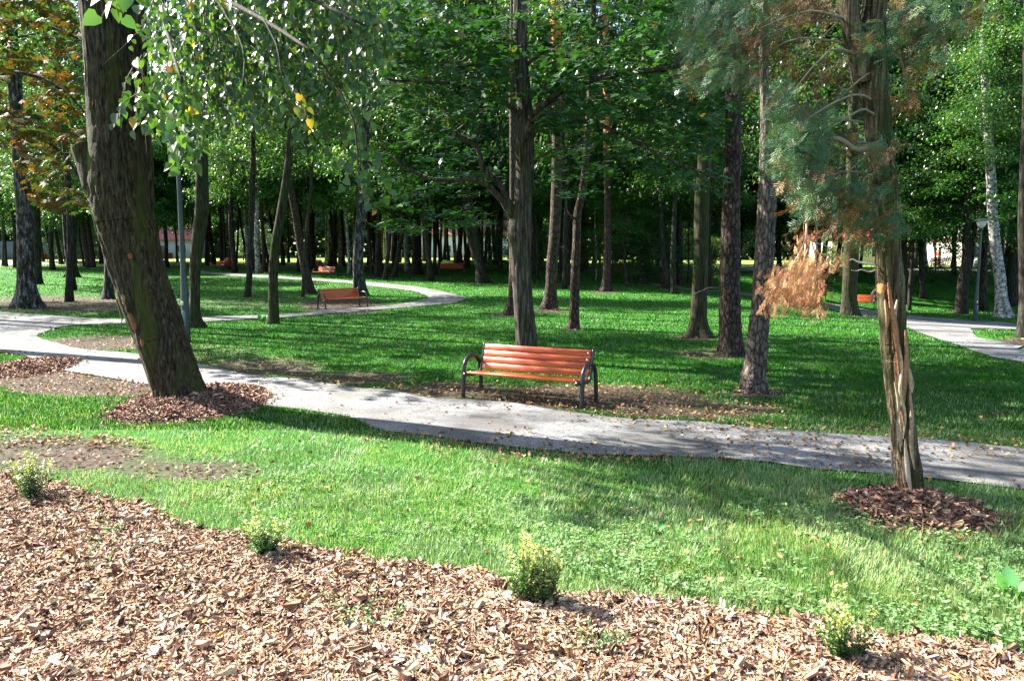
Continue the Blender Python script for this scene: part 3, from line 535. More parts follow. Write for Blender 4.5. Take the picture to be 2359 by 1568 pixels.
tr('birch32', [(2312, 731, 36), (2307, 695, 27), (2302, 640, 24), (2294, 580, 23), (2288, 530, 22), (2284, 469, 21), (2281, 402, 20), (2275, 301, 20), (2270, 200, 17), (2262, 60, 14)], 'white_bark', 'broad1', 9, .8, 'white sunlit birch right of the far lamp post', flare=.45, sides=18, name='birch_tree')
tr('birch32b', [(2316, 690, 14), (2276, 560, 12), (2262, 480, 11), (2256, 400, 10), (2252, 250, 8)], 'white_bark', None, 8, .6, 'thin white birch stem behind the sunlit birch', top=15, flare=.1, name='birch_tree')
tr('m34', [(2331, 701, 34), (2332, 640, 26), (2338, 560, 24), (2345, 469, 23), (2350, 350, 22)], 'dark_bark', 'broad3', 6, 1, 'black trunk right of the sunlit white birch', flare=.3)
tr('edge', [(2366, 778, 44), (2364, 720, 30), (2362, 620, 26), (2360, 480, 24)], 'dark_bark', 'broad0', 8, 1, 'dark trunk cut by the right edge of the view', flare=.3)
# --- the deep wood: slim trunks one behind another
G = 'slim trunks standing deep in the wood'
proto = []
for i in range(5):
    P, R = np.array([(0, 0, -.1), (.1, 0, 4), (-.1, .1, 12), (.1, 0, 21)]), np.array([.17, .14, .12, .06]); P = wob(smooth(P, 3), .04); R = np.interp(np.linspace(0, 1, len(P)), np.linspace(0, 1, 4), R)
    mb = MB(); mb.tube(P, R, 8, mod=lambda i_, a: 1+.4*math.exp(-max(0, P[i_][2])/.2)); proto.append((mb.data('trunk', M['dark_bark' if i < 3 else ('pine_bark' if i == 3 else 'white_bark')], True)))
occ = [np.array(v[0].location)[:2] for v in T.values()]; deep = []
def deep_tree(x, y, i, cz, cs, label, group=G):
    r = empty('tree', (x, y, float(H(x, y))), rng.uniform(0, 6), label=label, cat='tree', group=group); t = link('trunk', proto[i % 5], r); s = rng.uniform(.75, 1.5); t.scale = (s, s, 1.1)
    t.rotation_euler = (rng.normal(0, .05), rng.normal(0, .05), 0)
    c = link('crown', CROWN[('broad%d' % rng.integers(4)) if rng.random() < .8 else 'layer%d' % rng.integers(2)], r); c.location = (0, 0, cz); c.scale = (cs*1.2, cs*1.2, cs*rng.uniform(1.4, 2.0)); return r
def put(n, pxr, dr, lab, cz=(2.8, 5.0), cs=(.75, 1.1), gap=2.0, group=G, tries=60):
    for _ in range(n):
        for _ in range(tries):
            Y_ = rng.uniform(*dr); px = rng.uniform(*pxr); x = (px-1179)/1791*Y_*1.0; q = np.array([x, Y_])
            e_ = q-np.array([21.9, 50.9]); t_ = float(e_@SUN_DIR); pd_ = abs(e_[0]*SUN_DIR[1]-e_[1]*SUN_DIR[0])
            if (4 < t_ < 34 and pd_ < 6.5) or (-1 < t_ <= 4 and pd_ < 2): continue      # the sun reaches the far orange bench through this gap
            if all(np.hypot(*(q-o)) > gap for o in occ) and not on_path(np.array([x]), np.array([Y_]))[0]: break
        else: continue
        occ.append(q); deep.append(deep_tree(x, Y_, int(rng.choice([0, 0, 1, 1, 2, 2, 3, 4])), rng.uniform(*cz), rng.uniform(*cs), lab, group))
put(78, (845, 1360), (62, 112), 'slim upright trunk deep in the dark wood beyond the path bend', cz=(5, 8))
put(40, (470, 845), (64, 92), 'slim trunk before the bright meadow beyond the second bench', group='slim trunks before the bright meadow', cz=(5.5, 8))
put(20, (-60, 470), (75, 100), 'slim trunk on the far left side of the wood', group='slim trunks on the far left', cz=(3.6, 5))
put(16, (1360, 1960), (62, 80), 'slim trunk before the road behind the right hand lawn', group='slim trunks before the road', cz=(2.6, 4))
put(10, (1960, 2420), (62, 82), 'slim trunk before the road at the far right', group='slim trunks at the far right', cz=(3.0, 4.5))
put(7, (1240, 1560), (47, 60), 'slim tree at the back of the central lawn', (6.5, 8), (1.1, 1.3), 2.5, 'slim trees at the back of the lawn')
put(10, (1560, 2330), (46, 60), 'slim tree beyond the right hand path', (5.5, 8), (1.1, 1.3), 2.5, 'slim trees beyond the right hand path')
put(7, (860, 1180), (56, 66), 'slim tree beyond the bend of the path', (5.5, 7), (1.1, 1.3), 2.5, 'slim trees beyond the path bend')
# low leafy growth under the trees
def shrub(px, py, k, s, label, group):
    b = at(px, py); r = empty('shrub', b, rng.uniform(0, 6), label=label, cat='shrub', group=group); c = link('foliage', CROWN['shrub%d' % k], r); c.scale = (s, s, s); return r
for px, py, k, s in ((1408, 650, 0, .9), (1455, 652, 0, 1.1), (1498, 652, 0, 1.2), (1525, 656, 0, 1.1), (1350, 636, 1, 1.1), (1418, 636, 0, 1.2), (1465, 634, 1, 1.4), (1555, 640, 0, 1.2), (1640, 645, 1, 1.2), (1210, 640, 0, .9), (1228, 632, 0, 1.2), (1150, 628, 0, 1.3)):
    shrub(px, py, k, s, 'leafy understorey bush among the trunks behind the central lawn', 'understorey bushes behind the lawn')
for px, py, k, s in ((1905, 660, 0, 1.0), (1850, 655, 1, 1.0), (2050, 665, 0, .9), (2085, 655, 1, 1.1), (2150, 650, 1, .9), (2190, 655, 0, 1.0), (2260, 660, 1, 1.0), (2340, 665, 0, 1.1)):
    shrub(px, py, k, s*.8, 'low bush on the bank below the road', 'bushes on the road bank')
for px, py, k, s in ((205, 604, 0, 1.5), (150, 603, 0, 1.3), (240, 602, 1, 1.5), (90, 601, 1, 1.2), (560, 600, 0, 1.2), (600, 600, 0, 1.4)):
    shrub(px, py, k, s, 'bush at the far edge of the grass on the left', 'bushes at the far left edge')
# tree belt far beyond the meadow, the road and the wood: nobody could count it
def woods():
    mb = MB(); n = 80000; ang = np.concatenate([rng.uniform(RAD(-62), RAD(62), n)]); prof = 15+6*vnoise(ang*30+50, ang*0, 3)+6*vnoise(ang*110+50, ang*0, 7)
    r = rng.uniform(150, 175, n); z = prof*rng.uniform(0.0, 1, n)**.85; x = r*np.sin(ang); y = r*np.cos(ang)
    c = np.stack([x, y, z], 1)+rng.normal(0, .5, (n, 3))
    V, L_, T_, C_ = scatter(*RHOMB, c, rnd3(n), rnd3(n), rng.uniform(1.0, 2.1, n), pick(GREEN, n, .3)*.8); mb.raw(V, L_, T_, C_)
    return mb.build('distant_woods', M['leaf'])
tag(woods(), kind='stuff', label='dark green belt of trees beyond the meadow and the road')
# trees added out of view to the left so their crowns dapple the lawn
for (x, y, cz, cs) in [(-28, 31, 7, .9), (-20.5, 36, 8, .8), (-31, 38, 7, 1.0), (-26, 46, 6, 1.1), (-19.8, 27.5, 9, .85)]:
    r_ = deep_tree(x, y, 1, cz, cs, 'unseen tree added left of the view to shade the lawn', 'unseen trees added to shade the lawn')
    q_ = [q for q in r_.children if q.name.startswith('crown')][0]; q_.data = CROWN['airy%d' % (int(y) % 3)] if y < 37 else CROWN['broad%d' % (int(y) % 3)]; q_.scale = (cs, cs, cs)
# ------------------------------------------------------------------ the three near trees
# leaning linden, two stems grown together
lin, LP, LR = tree([(424, 926, 118), (407, 880, 113), (380, 803, 111), (356, 737, 114), (328, 657, 112), (300, 563, 117), (281, 490, 122), (270, 420, 122), (266, 340, 108), (257, 250, 96), (250, 150, 92), (238, 0, 92), (226, -160, 84)],
    'linden_bark', 'airy2', 8, .95, top=15, label='huge linden leaning left with mossy furrowed bark and bark mulch round its foot', name='linden_tree', sides=120, flare=.03, rough=.075, lobes=3, tilt=False, off=(-.5, 1.5))
LB = np.array(lin.location); YL = LB[1]
def stem(root, L, Y0, ws, mat, name='stem', n=72, rough=.06):
    P = np.array([pt(a, b, Y0)-np.array(root.location) for a, b in L]); P = smooth(P, 16); r = np.interp(np.linspace(0, 1, len(P)), np.linspace(0, 1, len(ws)), np.array(ws)/2/1791*Y0); ph = rng.uniform(0, 9)
    mb = MB(); mb.tube(P, r, n, mod=lambda i, a: 1+rough*(np.minimum(np.abs(n3(np.cos(a)*3+20+ph, np.sin(a)*3+30, P[i][2]*1.3+3, 5)-.5)*7, 1)-.7)); return mb.build(name, mat, root, True)
stem(lin, [(318, 560), (316, 480), (311, 380), (305, 250), (303, 120), (303, 0), (306, -180)], YL+.22, [10, 70, 78, 68, 62, 60, 52], M['linden_bark'])
stem(lin, [(262, 480), (232, 420), (206, 370), (190, 334)], YL-.04, [20, 80, 58, 50], M['linden_bark'], 'cut_branch_stub', 32)
def blob(root, px, py, Y0, w_, h_, col, name='bark_wound', dz=.03):
    c = pt(px, py, Y0)-np.array(root.location); mb = MB(); n = 12; V = [c+np.array([0, -dz, 0])]; k = Y0/1791
    for a in range(n):
        q = 2*np.pi*a/n; r_ = rng.uniform(.75, 1.15); V.append(c+np.array([math.cos(q)*w_*k*r_/2+math.sin(q)*w_*k*.15, .03, math.sin(q)*h_*k*r_/2]))
    mb.add(V, [(0, 1+a, 1+(a+1) % n) for a in range(n)], col); return mb.build(name, M['wood_raw'], root)
M['wood_raw'] = m_col('wood_raw', .85, .4, 45, .5)
from mathutils.bvhtree import BVHTree
def patch(root, px, py, w_, h_, col, slant=0.0, name='bark_wound', off=.006):
    """a patch of bare wood that follows the trunk's surface"""
    t = [c for c in root.children if c.name.startswith('trunk')][0]; r0 = root.location; bv = BVHTree.FromPolygons([v.co+r0 for v in t.data.vertices], [tuple(p.vertices) for p in t.data.polygons]); O = Vector((0, 0, CH)); V = []; ok = []
    rings, seg = 4, 14; ph = rng.uniform(.8, 1.15, seg)
    for i in range(rings+1):
        for k in range(seg if i else 1):
            q = 2*math.pi*k/seg; f = i/rings*ph[k]; x = px+f*w_/2*math.cos(q)+slant*f*h_/2*math.sin(q); y = py+f*h_/2*math.sin(q); h = bv.ray_cast(O, Vector(ray(x, y)))
            ok.append(h[0] is not None); V.append(np.array(h[0]+h[1]*off*(1-.8*(i/rings)))-np.array(r0) if h[0] else np.zeros(3))
    F = [(0, 1+k, 1+(k+1) % seg) for k in range(seg)]+[(1+(i-1)*seg+k, 1+i*seg+k, 1+i*seg+(k+1) % seg, 1+(i-1)*seg+(k+1) % seg) for i in range(1, rings) for k in range(seg)]
    F = [f for f in F if all(ok[j] for j in f)]
    if F: mb = MB(); mb.add(V, F, col); return mb.build(name, M['wood_raw'], root, True)
patch(lin, 303, 740, 16, 50, (.17, .07, .028), .3); patch(lin, 327, 790, 10, 20, (.18, .07, .025)); patch(lin, 300, 590, 12, 16, (.18, .06, .025)); patch(lin, 284, 690, 10, 24, (.20, .12, .06)); patch(lin, 318, 850, 8, 50, (.20, .19, .16))
# a torn strip of bark hanging off the left side
mb = MB(); P = [pt(a, b, YL-.1)-LB for a, b in ((268, 690), (277, 720), (281, 735), (277, 750), (279, 762))]; mb.tube(smooth(P, 3), [.02, .018, .016, .012, .02, .008, .015, .005, .012, .006, .01, .004, .004], 5, (.10, .10, .06)); mb.build('torn_bark', M['twig'], lin)
# forked maple behind the bench
map_, MP, MR = tree([(1218, 832, 60), (1214, 795, 49), (1206, 700, 44), (1202, 640, 44), (1199, 580, 48), (1198, 530, 54), (1205, 470, 42), (1210, 400, 42), (1211, 330, 42), (1210, 270, 36), (1204, 180, 32), (1199, 100, 31), (1198, 0, 31), (1195, -150, 27)],
    'maple_bark', 'airy0', 9.2, 1.0, top=15, label='grey forked maple standing right behind the nearest bench', name='maple_tree', sides=56, flare=.35, rough=.06, lobes=4)
YM = float(map_.location[1]); limbs = []
for L_, a, b, dY in (([(1190, 515), (1170, 482), (1151, 457), (1128, 436), (1104, 420), (1087, 413), (1040, 414), (984, 413), (950, 398), (927, 383), (907, 360)], 17, 5, -.8), ([(1196, 500), (1181, 480), (1168, 455), (1157, 433), (1135, 412), (1117, 393), (1106, 360), (1094, 333), (1070, 322), (1047, 310)], 15, 10, -.5),
        ([(1047, 310), (1062, 296), (1080, 275), (1094, 247)], 9, 5, -.3), ([(1200, 272), (1180, 252), (1160, 234), (1137, 223), (1100, 206), (1067, 197), (1030, 191), (984, 190), (930, 187), (884, 182)], 13, 4, -2.0),
        ([(1210, 370), (1212, 320), (1218, 290), (1227, 263), (1250, 242), (1277, 223), (1300, 208), (1324, 197), (1401, 177), (1470, 168), (1534, 160), (1550, 155), (1561, 140), (1566, 100)], 20, 9, -1.5),
        ([(1222, 300), (1231, 290), (1264, 280), (1300, 272), (1330, 275), (1367, 283), (1400, 296), (1434, 310), (1485, 338), (1534, 363), (1600, 392), (1665, 418)], 11, 4, -2.5), ([(1225, 375), (1231, 370), (1258, 354), (1284, 343), (1325, 336), (1367, 320)], 8, 3, -1.5),
        ([(1214, 240), (1225, 225), (1240, 208), (1262, 192), (1290, 186), (1330, 170), (1400, 130), (1480, 122), (1560, 128)], 9, 4, 1.5), ([(1205, 160), (1180, 150), (1120, 120), (1040, 110), (960, 70)], 9, 3, 1.5), ([(1212, 150), (1270, 110), (1340, 90), (1430, 40)], 9, 3, -1)):
    o_, P_ = limb_px(map_, L_, YM, a, b, M['maple_bark'], dY, 8); limbs.append(P_+np.array(map_.location))
def in_px(n, poly):
    P = np.array(poly, float); lo_, hi_ = P.min(0), P.max(0); out = np.zeros((0, 2))
    while len(out) < n:
        q = rng.uniform(lo_, hi_, (n*2, 2)); out = np.concatenate([out, q[inpoly(q[:, 0], q[:, 1], P)]])
    return out[:n]
def pts_px(q, Yv): return np.array([pt(a, b, y) for (a, b), y in zip(q, Yv)])
def sprays(name, root, polys, Yr, per, rad, flat, size, tmpl, pal, mat, droop=.25, tilt=.45, twig=True, face=0.0):
    """leafy sprays: a short twig with its leaves lying in one layer round it"""
    mb = MB(); r0 = np.array(root.location)
    for poly, n in polys:
        c = pts_px(in_px(n, poly), rng.uniform(*Yr, n)); az = rng.uniform(0, 6.28, n); k = np.repeat(np.arange(n), per); m = len(k)
        d = np.stack([np.cos(az), np.sin(az), -droop*rng.random(n)], 1)[k]; t = rng.uniform(-1, 1, m)[:, None]; sd = np.stack([-d[:, 1], d[:, 0], d[:, 0]*0], 1)
        pos = c[k]+d*t*rad+sd*rng.normal(0, .4, (m, 1))*rad*(1.1-np.abs(t))+rng.normal(0, flat, (m, 3))*np.array([.3, .3, 1])
        u = d*.6+sd*rng.normal(0, 1, (m, 1))+np.array([0, 0, -droop*1.5]); nm = np.array([0, -face, 1.0])+rng.normal(0, tilt, (m, 3))
        mb.raw(*scatter(*tmpl, pos-r0, u, nm, size*rng.uniform(.6, 1.2, m), pick(pal, m)), 0)
        if twig:
            for i in range(n):
                dd = np.array([math.cos(az[i]), math.sin(az[i]), -.1]); mb.tube([c[i]-r0-dd*rad, c[i]-r0+np.array([0, 0, .03]), c[i]-r0+dd*rad*.9-np.array([0, 0, .06])], [.007, .005, .002], 3, BARKC, 1, cap=False)
    return mb.build(name, [mat, M['twig']], root)
MPAL = [(5, (.030, .095, .022)), (3, (.042, .12, .026)), (2, (.022, .07, .024)), (.25, (.14, .13, .03))]
sprays('foliage', map_, [([(850, 130), (1000, 70), (1185, 60), (1185, 255), (1130, 215), (1020, 205), (900, 235), (850, 200)], 150), ([(1225, 110), (1560, 100), (1680, 230), (1640, 350), (1540, 340), (1430, 260), (1330, 240), (1235, 240)], 215),
    ([(1380, 330), (1560, 300), (1690, 380), (1640, 440), (1500, 410)], 34), ([(880, 210), (1130, 230), (1100, 330), (930, 330)], 50), ([(1240, 260), (1400, 240), (1420, 330), (1250, 320)], 34), ([(860, 0), (1180, 0), (1180, 80), (860, 130)], 60), ([(1220, 0), (1600, 0), (1600, 120), (1220, 120)], 50)],
    (YM-2.6, YM+2.2), 15, .38, .05, .17, MAPLE, MPAL, M['maple_leaf'], droop=.2, tilt=.4, face=.25)
sprays('foliage', map_, [([(860, 330), (1130, 330), (1140, 520), (980, 545), (860, 520)], 95), ([(1230, 330), (1420, 340), (1400, 470), (1250, 440)], 26)], (YM+3, YM+7), 14, .5, .05, .19, MAPLE, [(1, (.022, .08, .014))], M['maple_leaf'], droop=.1, tilt=.3)
# linden leaves hanging between the trunk and the eye
def hanging(root, poly, n, Yr, L=(.3, .9), lean=(.25, 0), size=.075, gap=.042, pal=None, clip=None):
    mb = MB(); r0 = np.array(root.location); q = in_px(n, poly); st = pts_px(q, rng.uniform(*Yr, n)); pos = []; u = []
    for s in st:
        l = rng.uniform(*L); d = np.array([lean[0]+rng.normal(0, .35), rng.normal(0, .3), -1]); d /= np.linalg.norm(d); side = np.array([rng.normal(), rng.normal(), 0]); side /= np.linalg.norm(side)
        t = np.linspace(0, 1, 6)[:, None]; P = s+d*l*t+side*np.array([1, 1, 0])*.12*l*np.sin(t*3)+np.array([lean[0]*.4, 0, .25])*l*(t-t*t)
        mb.tube(P-r0, [.006, .005, .004, .003, .002, .001], 3, (.08, .05, .03), 1, cap=False); m = max(4, int(l/gap)); tt = (np.arange(m)+.6)/m
        pp = np.stack([np.interp(tt, t[:, 0], P[:, k]) for k in range(3)], 1); sg = np.where(np.arange(m) % 2, 1, -1)[:, None]
        pp = pp+sg*side*.03+rng.normal(0, .012, (m, 3)); pos.append(pp-np.array([0, 0, .02])); u.append(sg*side*.55+np.array([0, 0, -1.0])+rng.normal(0, .3, (m, 3)))
    pos = np.concatenate(pos); u = np.concatenate(u); m = len(pos)
    if clip is not None:
        a, b = proj(pos[:, 0], pos[:, 1], pos[:, 2]); k = inpoly(a, b, clip); pos, u, m = pos[k], u[k], int(k.sum())
    nm = np.array([-.25, -.75, .55])+rng.normal(0, .5, (m, 3)); mb.raw(*scatter(*HEART, pos-r0, u, nm, size*rng.uniform(.65, 1.2, m), pick(pal, m)), 0)
    return mb.build('hanging_foliage', [M['linden_leaf'], M['twig']], root)
LPAL = [(5, (.040, .095, .030)), (3, (.07, .15, .025)), (2, (.03, .075, .030)), (.7, (.13, .21, .03)), (.12, (.34, .24, .03)), (.08, (.26, .12, .02))]
CLIP = [(283, -200), (950, -200), (900, 160), (868, 300), (850, 470), (795, 480), (780, 400), (640, 320), (560, 290), (480, 330), (455, 400), (362, 392), (345, 310), (325, 250), (300, 312), (278, 318), (290, 230), (296, 150), (292, 60)]
hanging(lin, [(330, -110), (900, -120), (850, 110), (740, 210), (600, 230), (440, 255), (345, 190)], 400, (9.2, 12.2), (.4, 1.2), size=.082, gap=.044, pal=LPAL, clip=CLIP)
hanging(lin, [(395, 170), (450, 180), (430, 300), (372, 300)], 14, (8.5, 10), (.3, .7), size=.12, gap=.065, pal=LPAL, clip=CLIP)
hanging(lin, [(318, 60), (340, 60), (318, 240), (296, 200)], 7, (8.5, 9.5), (.4, .7), lean=(-.15, 0), size=.11, gap=.06, pal=LPAL)
hanging(lin, [(800, 220), (850, 200), (850, 370), (800, 380)], 9, (9, 10), (.4, .8), size=.11, gap=.07, pal=LPAL)
hanging(lin, [(215, -95), (285, -95), (280, -50), (222, -50)], 5, (3.6, 4.2), (.16, .3), size=.085, pal=[(3, (.06, .13, .04)), (1, (.12, .2, .03))])
hanging(lin, [(655, 205), (700, 195), (690, 235), (655, 235)], 2, (7.5, 8), (.12, .22), size=.08, pal=[(3, (.42, .30, .05)), (1, (.2, .2, .03))])
for L_, y0, dY, a in (([(306, -120), (380, -70), (480, -20), (600, 40), (720, 120)], YL, -5, 14), ([(306, -160), (420, -120), (560, -60), (700, -10), (840, 60)], YL, -3.5, 14), ([(304, -60), (345, 10), (390, 90), (420, 190)], YL, -4.5, 9), ([(480, -20), (520, 40), (560, 110), (560, 200)], 9, -1, 6), ([(600, 40), (640, 100), (655, 180)], 8, -.5, 5), ([(250, -140), (200, -150), (230, -110), (250, -60)], YL-3, -5.5, 6), ([(720, 120), (770, 190), (810, 280), (825, 380)], 7.6, -.2, 4)):
    limb_px(lin, L_, y0, a, 4, M['twig_dark'] if 'twig_dark' in M else M['dark_bark'], dY, 6)
# thuja with torn bark and feathery sprays
thu, TP, TR = tree([(2105, 1162, 68), (2099, 1125, 55), (2094, 1080, 54), (2088, 1019, 52), (2077, 956, 54), (2066, 870, 56), (2058, 805, 57), (2052, 740, 55), (2047, 671, 58), (2038, 587, 52), (2033, 500, 50), (2030, 430, 51), (2024, 370, 52), (2016, 300, 56), (2003, 200, 62), (1998, 120, 64), (2008, 40, 50), (2018, -60, 44), (2024, -160, 36)],
    'thuja_bark', None, 6, 1, top=8.5, label='thuja with torn shredded bark rising from a mulch mound at the right', name='thuja_tree', sides=90, flare=.15, rough=.12, lobes=4)
YT = float(thu.location[1]); TB = np.array(thu.location)
stem(thu, [(1992, 190), (1975, 110), (1958, 40), (1950, -60), (1940, -160)], YT-.02, [46, 46, 42, 40, 34], M['thuja_bark'], n=32)
def strip(pts, w_, Y0, col, root=thu, name='bark_strip'):
    P = smooth([pt(a, b, Y0+(c if len(q) > 2 else 0)) for q in pts for a, b, c in [tuple(q)+(0,)*(3-len(q))]], 4)-np.array(root.location); mb = MB(); n = len(P); ww = w_/1791*Y0/2*np.sin(np.linspace(.25, math.pi-.1, n))
    V = []; tw = np.cumsum(rng.normal(0, .16, n))
    for p, q, a in zip(P, ww, tw): V += [p+np.array([-q*math.cos(a), -q*math.sin(a)*.8, 0]), p+np.array([0, -.008, 0]), p+np.array([q*math.cos(a), q*math.sin(a)*.8, 0]), p+np.array([0, .010, 0])]
    F = [(i*4+k, i*4+(k+1) % 4, i*4+4+(k+1) % 4, i*4+4+k) for i in range(n-1) for k in range(4)]; mb.add(V, F, col); return mb.build(name, M['wood_raw'], root, True)
f0 = YT-.13
for pts, w_, c in (([(2045, 650), (2052, 700), (2062, 760), (2068, 820), (2072, 880)], 16, (.30, .13, .07)), ([(2066, 690), (2060, 740), (2068, 800), (2078, 850)], 12, (.42, .30, .20)), ([(2085, 760), (2088, 810), (2086, 870), (2078, 930), (2082, 980)], 18, (.28, .14, .08)),
        ([(2072, 800), (2078, 850), (2074, 900), (2084, 960), (2080, 1010)], 11, (.46, .34, .22)), ([(2060, 880), (2070, 930), (2066, 985), (2075, 1040)], 12, (.36, .28, .19)), ([(2095, 900), (2100, 960), (2098, 1020), (2106, 1080)], 12, (.30, .21, .13)), ([(2052, 940), (2056, 1000), (2054, 1060), (2062, 1110)], 9, (.22, .16, .10)),
        ([(2084, 1010), (2088, 1060), (2094, 1110), (2104, 1150)], 12, (.40, .33, .25)), ([(2038, 690), (2044, 730), (2040, 770)], 12, (.26, .17, .09)), ([(2020, 665), (2012, 672), (2006, 690), (2012, 700)], 12, (.22, .16, .1)), ([(2092, 845), (2098, 880), (2100, 905, -.04)], 14, (.36, .24, .16)), ([(2060, 955), (2052, 1000), (2058, 1045, -.05)], 8, (.12, .08, .05))):
    strip([(*p[:2], (p[2] if len(p) > 2 else 0)+rng.uniform(-.01, .015)) for p in pts], w_, f0, c)
patch(thu, 2030, 664, 24, 26, (.40, .16, .06)); patch(thu, 2070, 860, 22, 120, (.30, .20, .12), .1); patch(thu, 2072, 985, 16, 90, (.34, .27, .19)); patch(thu, 2086, 1080, 14, 70, (.36, .29, .22), .2)
mb = MB(); mb.tube([pt(2078, 850, YT-.02)-TB, pt(2083, 790, YT-.03)-TB, pt(2086, 718, YT-.03)-TB], [.016, .013, .010], 8, (.035, .03, .028)); mb.build('branch_stub', M['twig'], thu)
for L_, c, a in (([(2014, 610), (1992, 606), (1975, 603), (1964, 597), (1957, 599)], (.55, .50, .42), .012), ([(2018, 622), (2000, 626), (1985, 621), (1972, 624), (1960, 622)], (.50, .46, .38), .006), ([(2040, 1110), (2028, 1078), (2016, 1066)], (.25, .22, .2), .006), ([(2060, 1050), (2042, 1058), (2026, 1070)], (.4, .36, .32), .006)):
    P = smooth([pt(x_, y_, YT-.12*i/4) for i, (x_, y_) in enumerate(L_)], 3)-TB; mb = MB(); mb.tube(P, np.linspace(a, a*.3, len(P)), 6, c); mb.build('dead_branch', M['wood_raw'], thu)
def fronds(name, ells, root, pal, brown, seed=0, size=.12, Y0=YT, down=.5, wf=.85, mul=1.6):
    mb = MB(); r0 = np.array(root.location); A = []
    for cx, cy, rx, ry, n, bf, dY in ells:
        n = int(n*mul)
        # fronds gather in small hanging tufts
        m = max(3, n//7); a = rng.uniform(0, 6.28, m); r = np.sqrt(rng.random(m)); ctr = pts_px(np.stack([cx+rx*r*np.cos(a), cy+ry*r*np.sin(a)], 1), Y0+dY+rng.normal(0, .35, m)); k = rng.integers(0, m, n)
        p = ctr[k]+rng.normal(0, .055, (n, 3)); ud = norm(ctr-TB-np.array([0, 0, 3.2]))[k]; u = ud*np.array([.8, .5, 0])+rng.normal(0, .55, (n, 3))+np.array([0, 0, -down]); nm = rng.normal(0, .55, (n, 3))+np.array([-.2, -.8, .35])
        isb = (rng.random(m) < bf)[k] | (rng.random(n) < bf*.25); c = np.where(isb[:, None], pick(brown, n, .3), pick(pal, n, .2)); sz_ = size*rng.uniform(.6, 1.25, n); mb.raw(*scatter(*FROND, p-r0, u, nm, sz_, c, wid=sz_*wf), 0)
    return mb.build(name, [M['frond']], root)
TPAL = [(4, (.048, .125, .052)), (3, (.075, .165, .068)), (2, (.035, .09, .025)), (1.5, (.10, .17, .04))]; TBR = [(3, (.17, .08, .025)), (2, (.26, .13, .04)), (3, (.08, .045, .018))]
ELL = [(1635, 50, 60, 75, 190, .1, .3), (1655, 140, 60, 70, 190, .12, .2), (1700, 90, 60, 90, 170, .35, .1), (1735, 150, 45, 50, 80, .6, .4), (1760, 50, 80, 60, 150, .55, .5), (1850, 30, 70, 50, 90, .7, .5), (1860, 120, 70, 60, 70, .75, .6), (1812, 225, 24, 36, 60, .1, -.5), (1832, 290, 38, 54, 180, .04, -.6), (1830, 350, 36, 46, 120, .04, -.5),
       (1858, 400, 48, 50, 180, .2, -.4), (1870, 330, 45, 50, 110, .06, -.5), (1890, 260, 50, 40, 50, .3, 0), (1900, 440, 50, 36, 80, .55, -.2), (1875, 475, 40, 18, 26, .5, -.4), (1960, 470, 45, 45, 100, .3, -.1), (1985, 520, 36, 34, 60, .4, -.1), (2050, 430, 30, 60, 60, .25, .1), (2030, 335, 22, 50, 50, .12, -.15), (2045, 500, 28, 50, 60, .3, -.1),
       (2030, 110, 36, 60, 60, .15, -.2), (2085, 40, 50, 40, 110, .1, 0), (2140, 30, 46, 40, 80, .15, .1), (2190, 60, 40, 34, 60, .12, .2), (2230, 20, 44, 34, 45, .15, .3), (2110, 110, 60, 40, 50, .5, .5), (2090, 200, 40, 60, 36, .6, .5), (1925, 180, 45, 60, 40, .8, .3), (1950, 330, 36, 60, 26, .7, .3), (1930, 390, 30, 40, 26, .7, 0)]
fronds('fronds', ELL, thu, TPAL, TBR)
for i, (cx, cy, rx, ry, n, bf, dY) in enumerate(ELL):
    s_ = pt(2010 if i not in (20, 21, 22, 23, 24) else 2020, min(cy-rng.uniform(20, 90), 480), YT); e_ = pt(cx, cy, YT+dY); mid = (s_+e_)/2+np.array([rng.normal(0, .1), rng.normal(0, .1), .12+rng.random()*.15])
    P = wob(smooth([s_, mid, e_], 5), .012)-TB; mb = MB(); mb.tube(P, np.linspace(.014, .005, len(P)), 5, (.20, .16, .12)); mb.build('limb', M['twig'], thu)
# a thicker bough the big green spray hangs from
mb = MB(); mb.tube(wob(smooth([pt(2015, 330, YT), pt(1970, 345, YT-.2), (pt(1930, 320, YT-.3)), pt(1890, 330, YT-.4), pt(1861, 420, YT-.5)], 4), .008)-TB, np.linspace(.028, .012, 17), 7, (.22, .17, .12)); mb.build('limb', M['twig'], thu)
# dead broken branch with rust brown fronds, hanging from the bough
YD = YT-.5; dead = []
for L_, a in (([(1861, 440), (1858, 500), (1857, 545)], .016), ([(1857, 545), (1846, 575), (1825, 610), (1806, 650)], .009), ([(1857, 545), (1878, 560), (1884, 583), (1905, 588), (1925, 596)], .009), ([(1878, 560), (1900, 566), (1922, 580), (1932, 588)], .005), ([(1868, 556), (1878, 590), (1878, 625), (1868, 660)], .010), ([(1893, 592), (1882, 610), (1860, 640), (1840, 665)], .006), ([(1825, 610), (1800, 625), (1785, 655), (1775, 690)], .006), ([(1862, 570), (1850, 600), (1836, 640), (1840, 690)], .006)):
    P = smooth([pt(x_, y_, YD+.03*rng.normal()) for x_, y_ in L_], 3)-TB; mb = MB(); mb.tube(P, np.linspace(a, a*.5, len(P)), 6, (.30, .24, .19)); mb.build('dead_branch', M['wood_raw'], thu)
DB = [(4, (.25, .11, .05)), (3, (.36, .17, .08)), (3, (.14, .06, .03)), (1, (.48, .27, .14))]
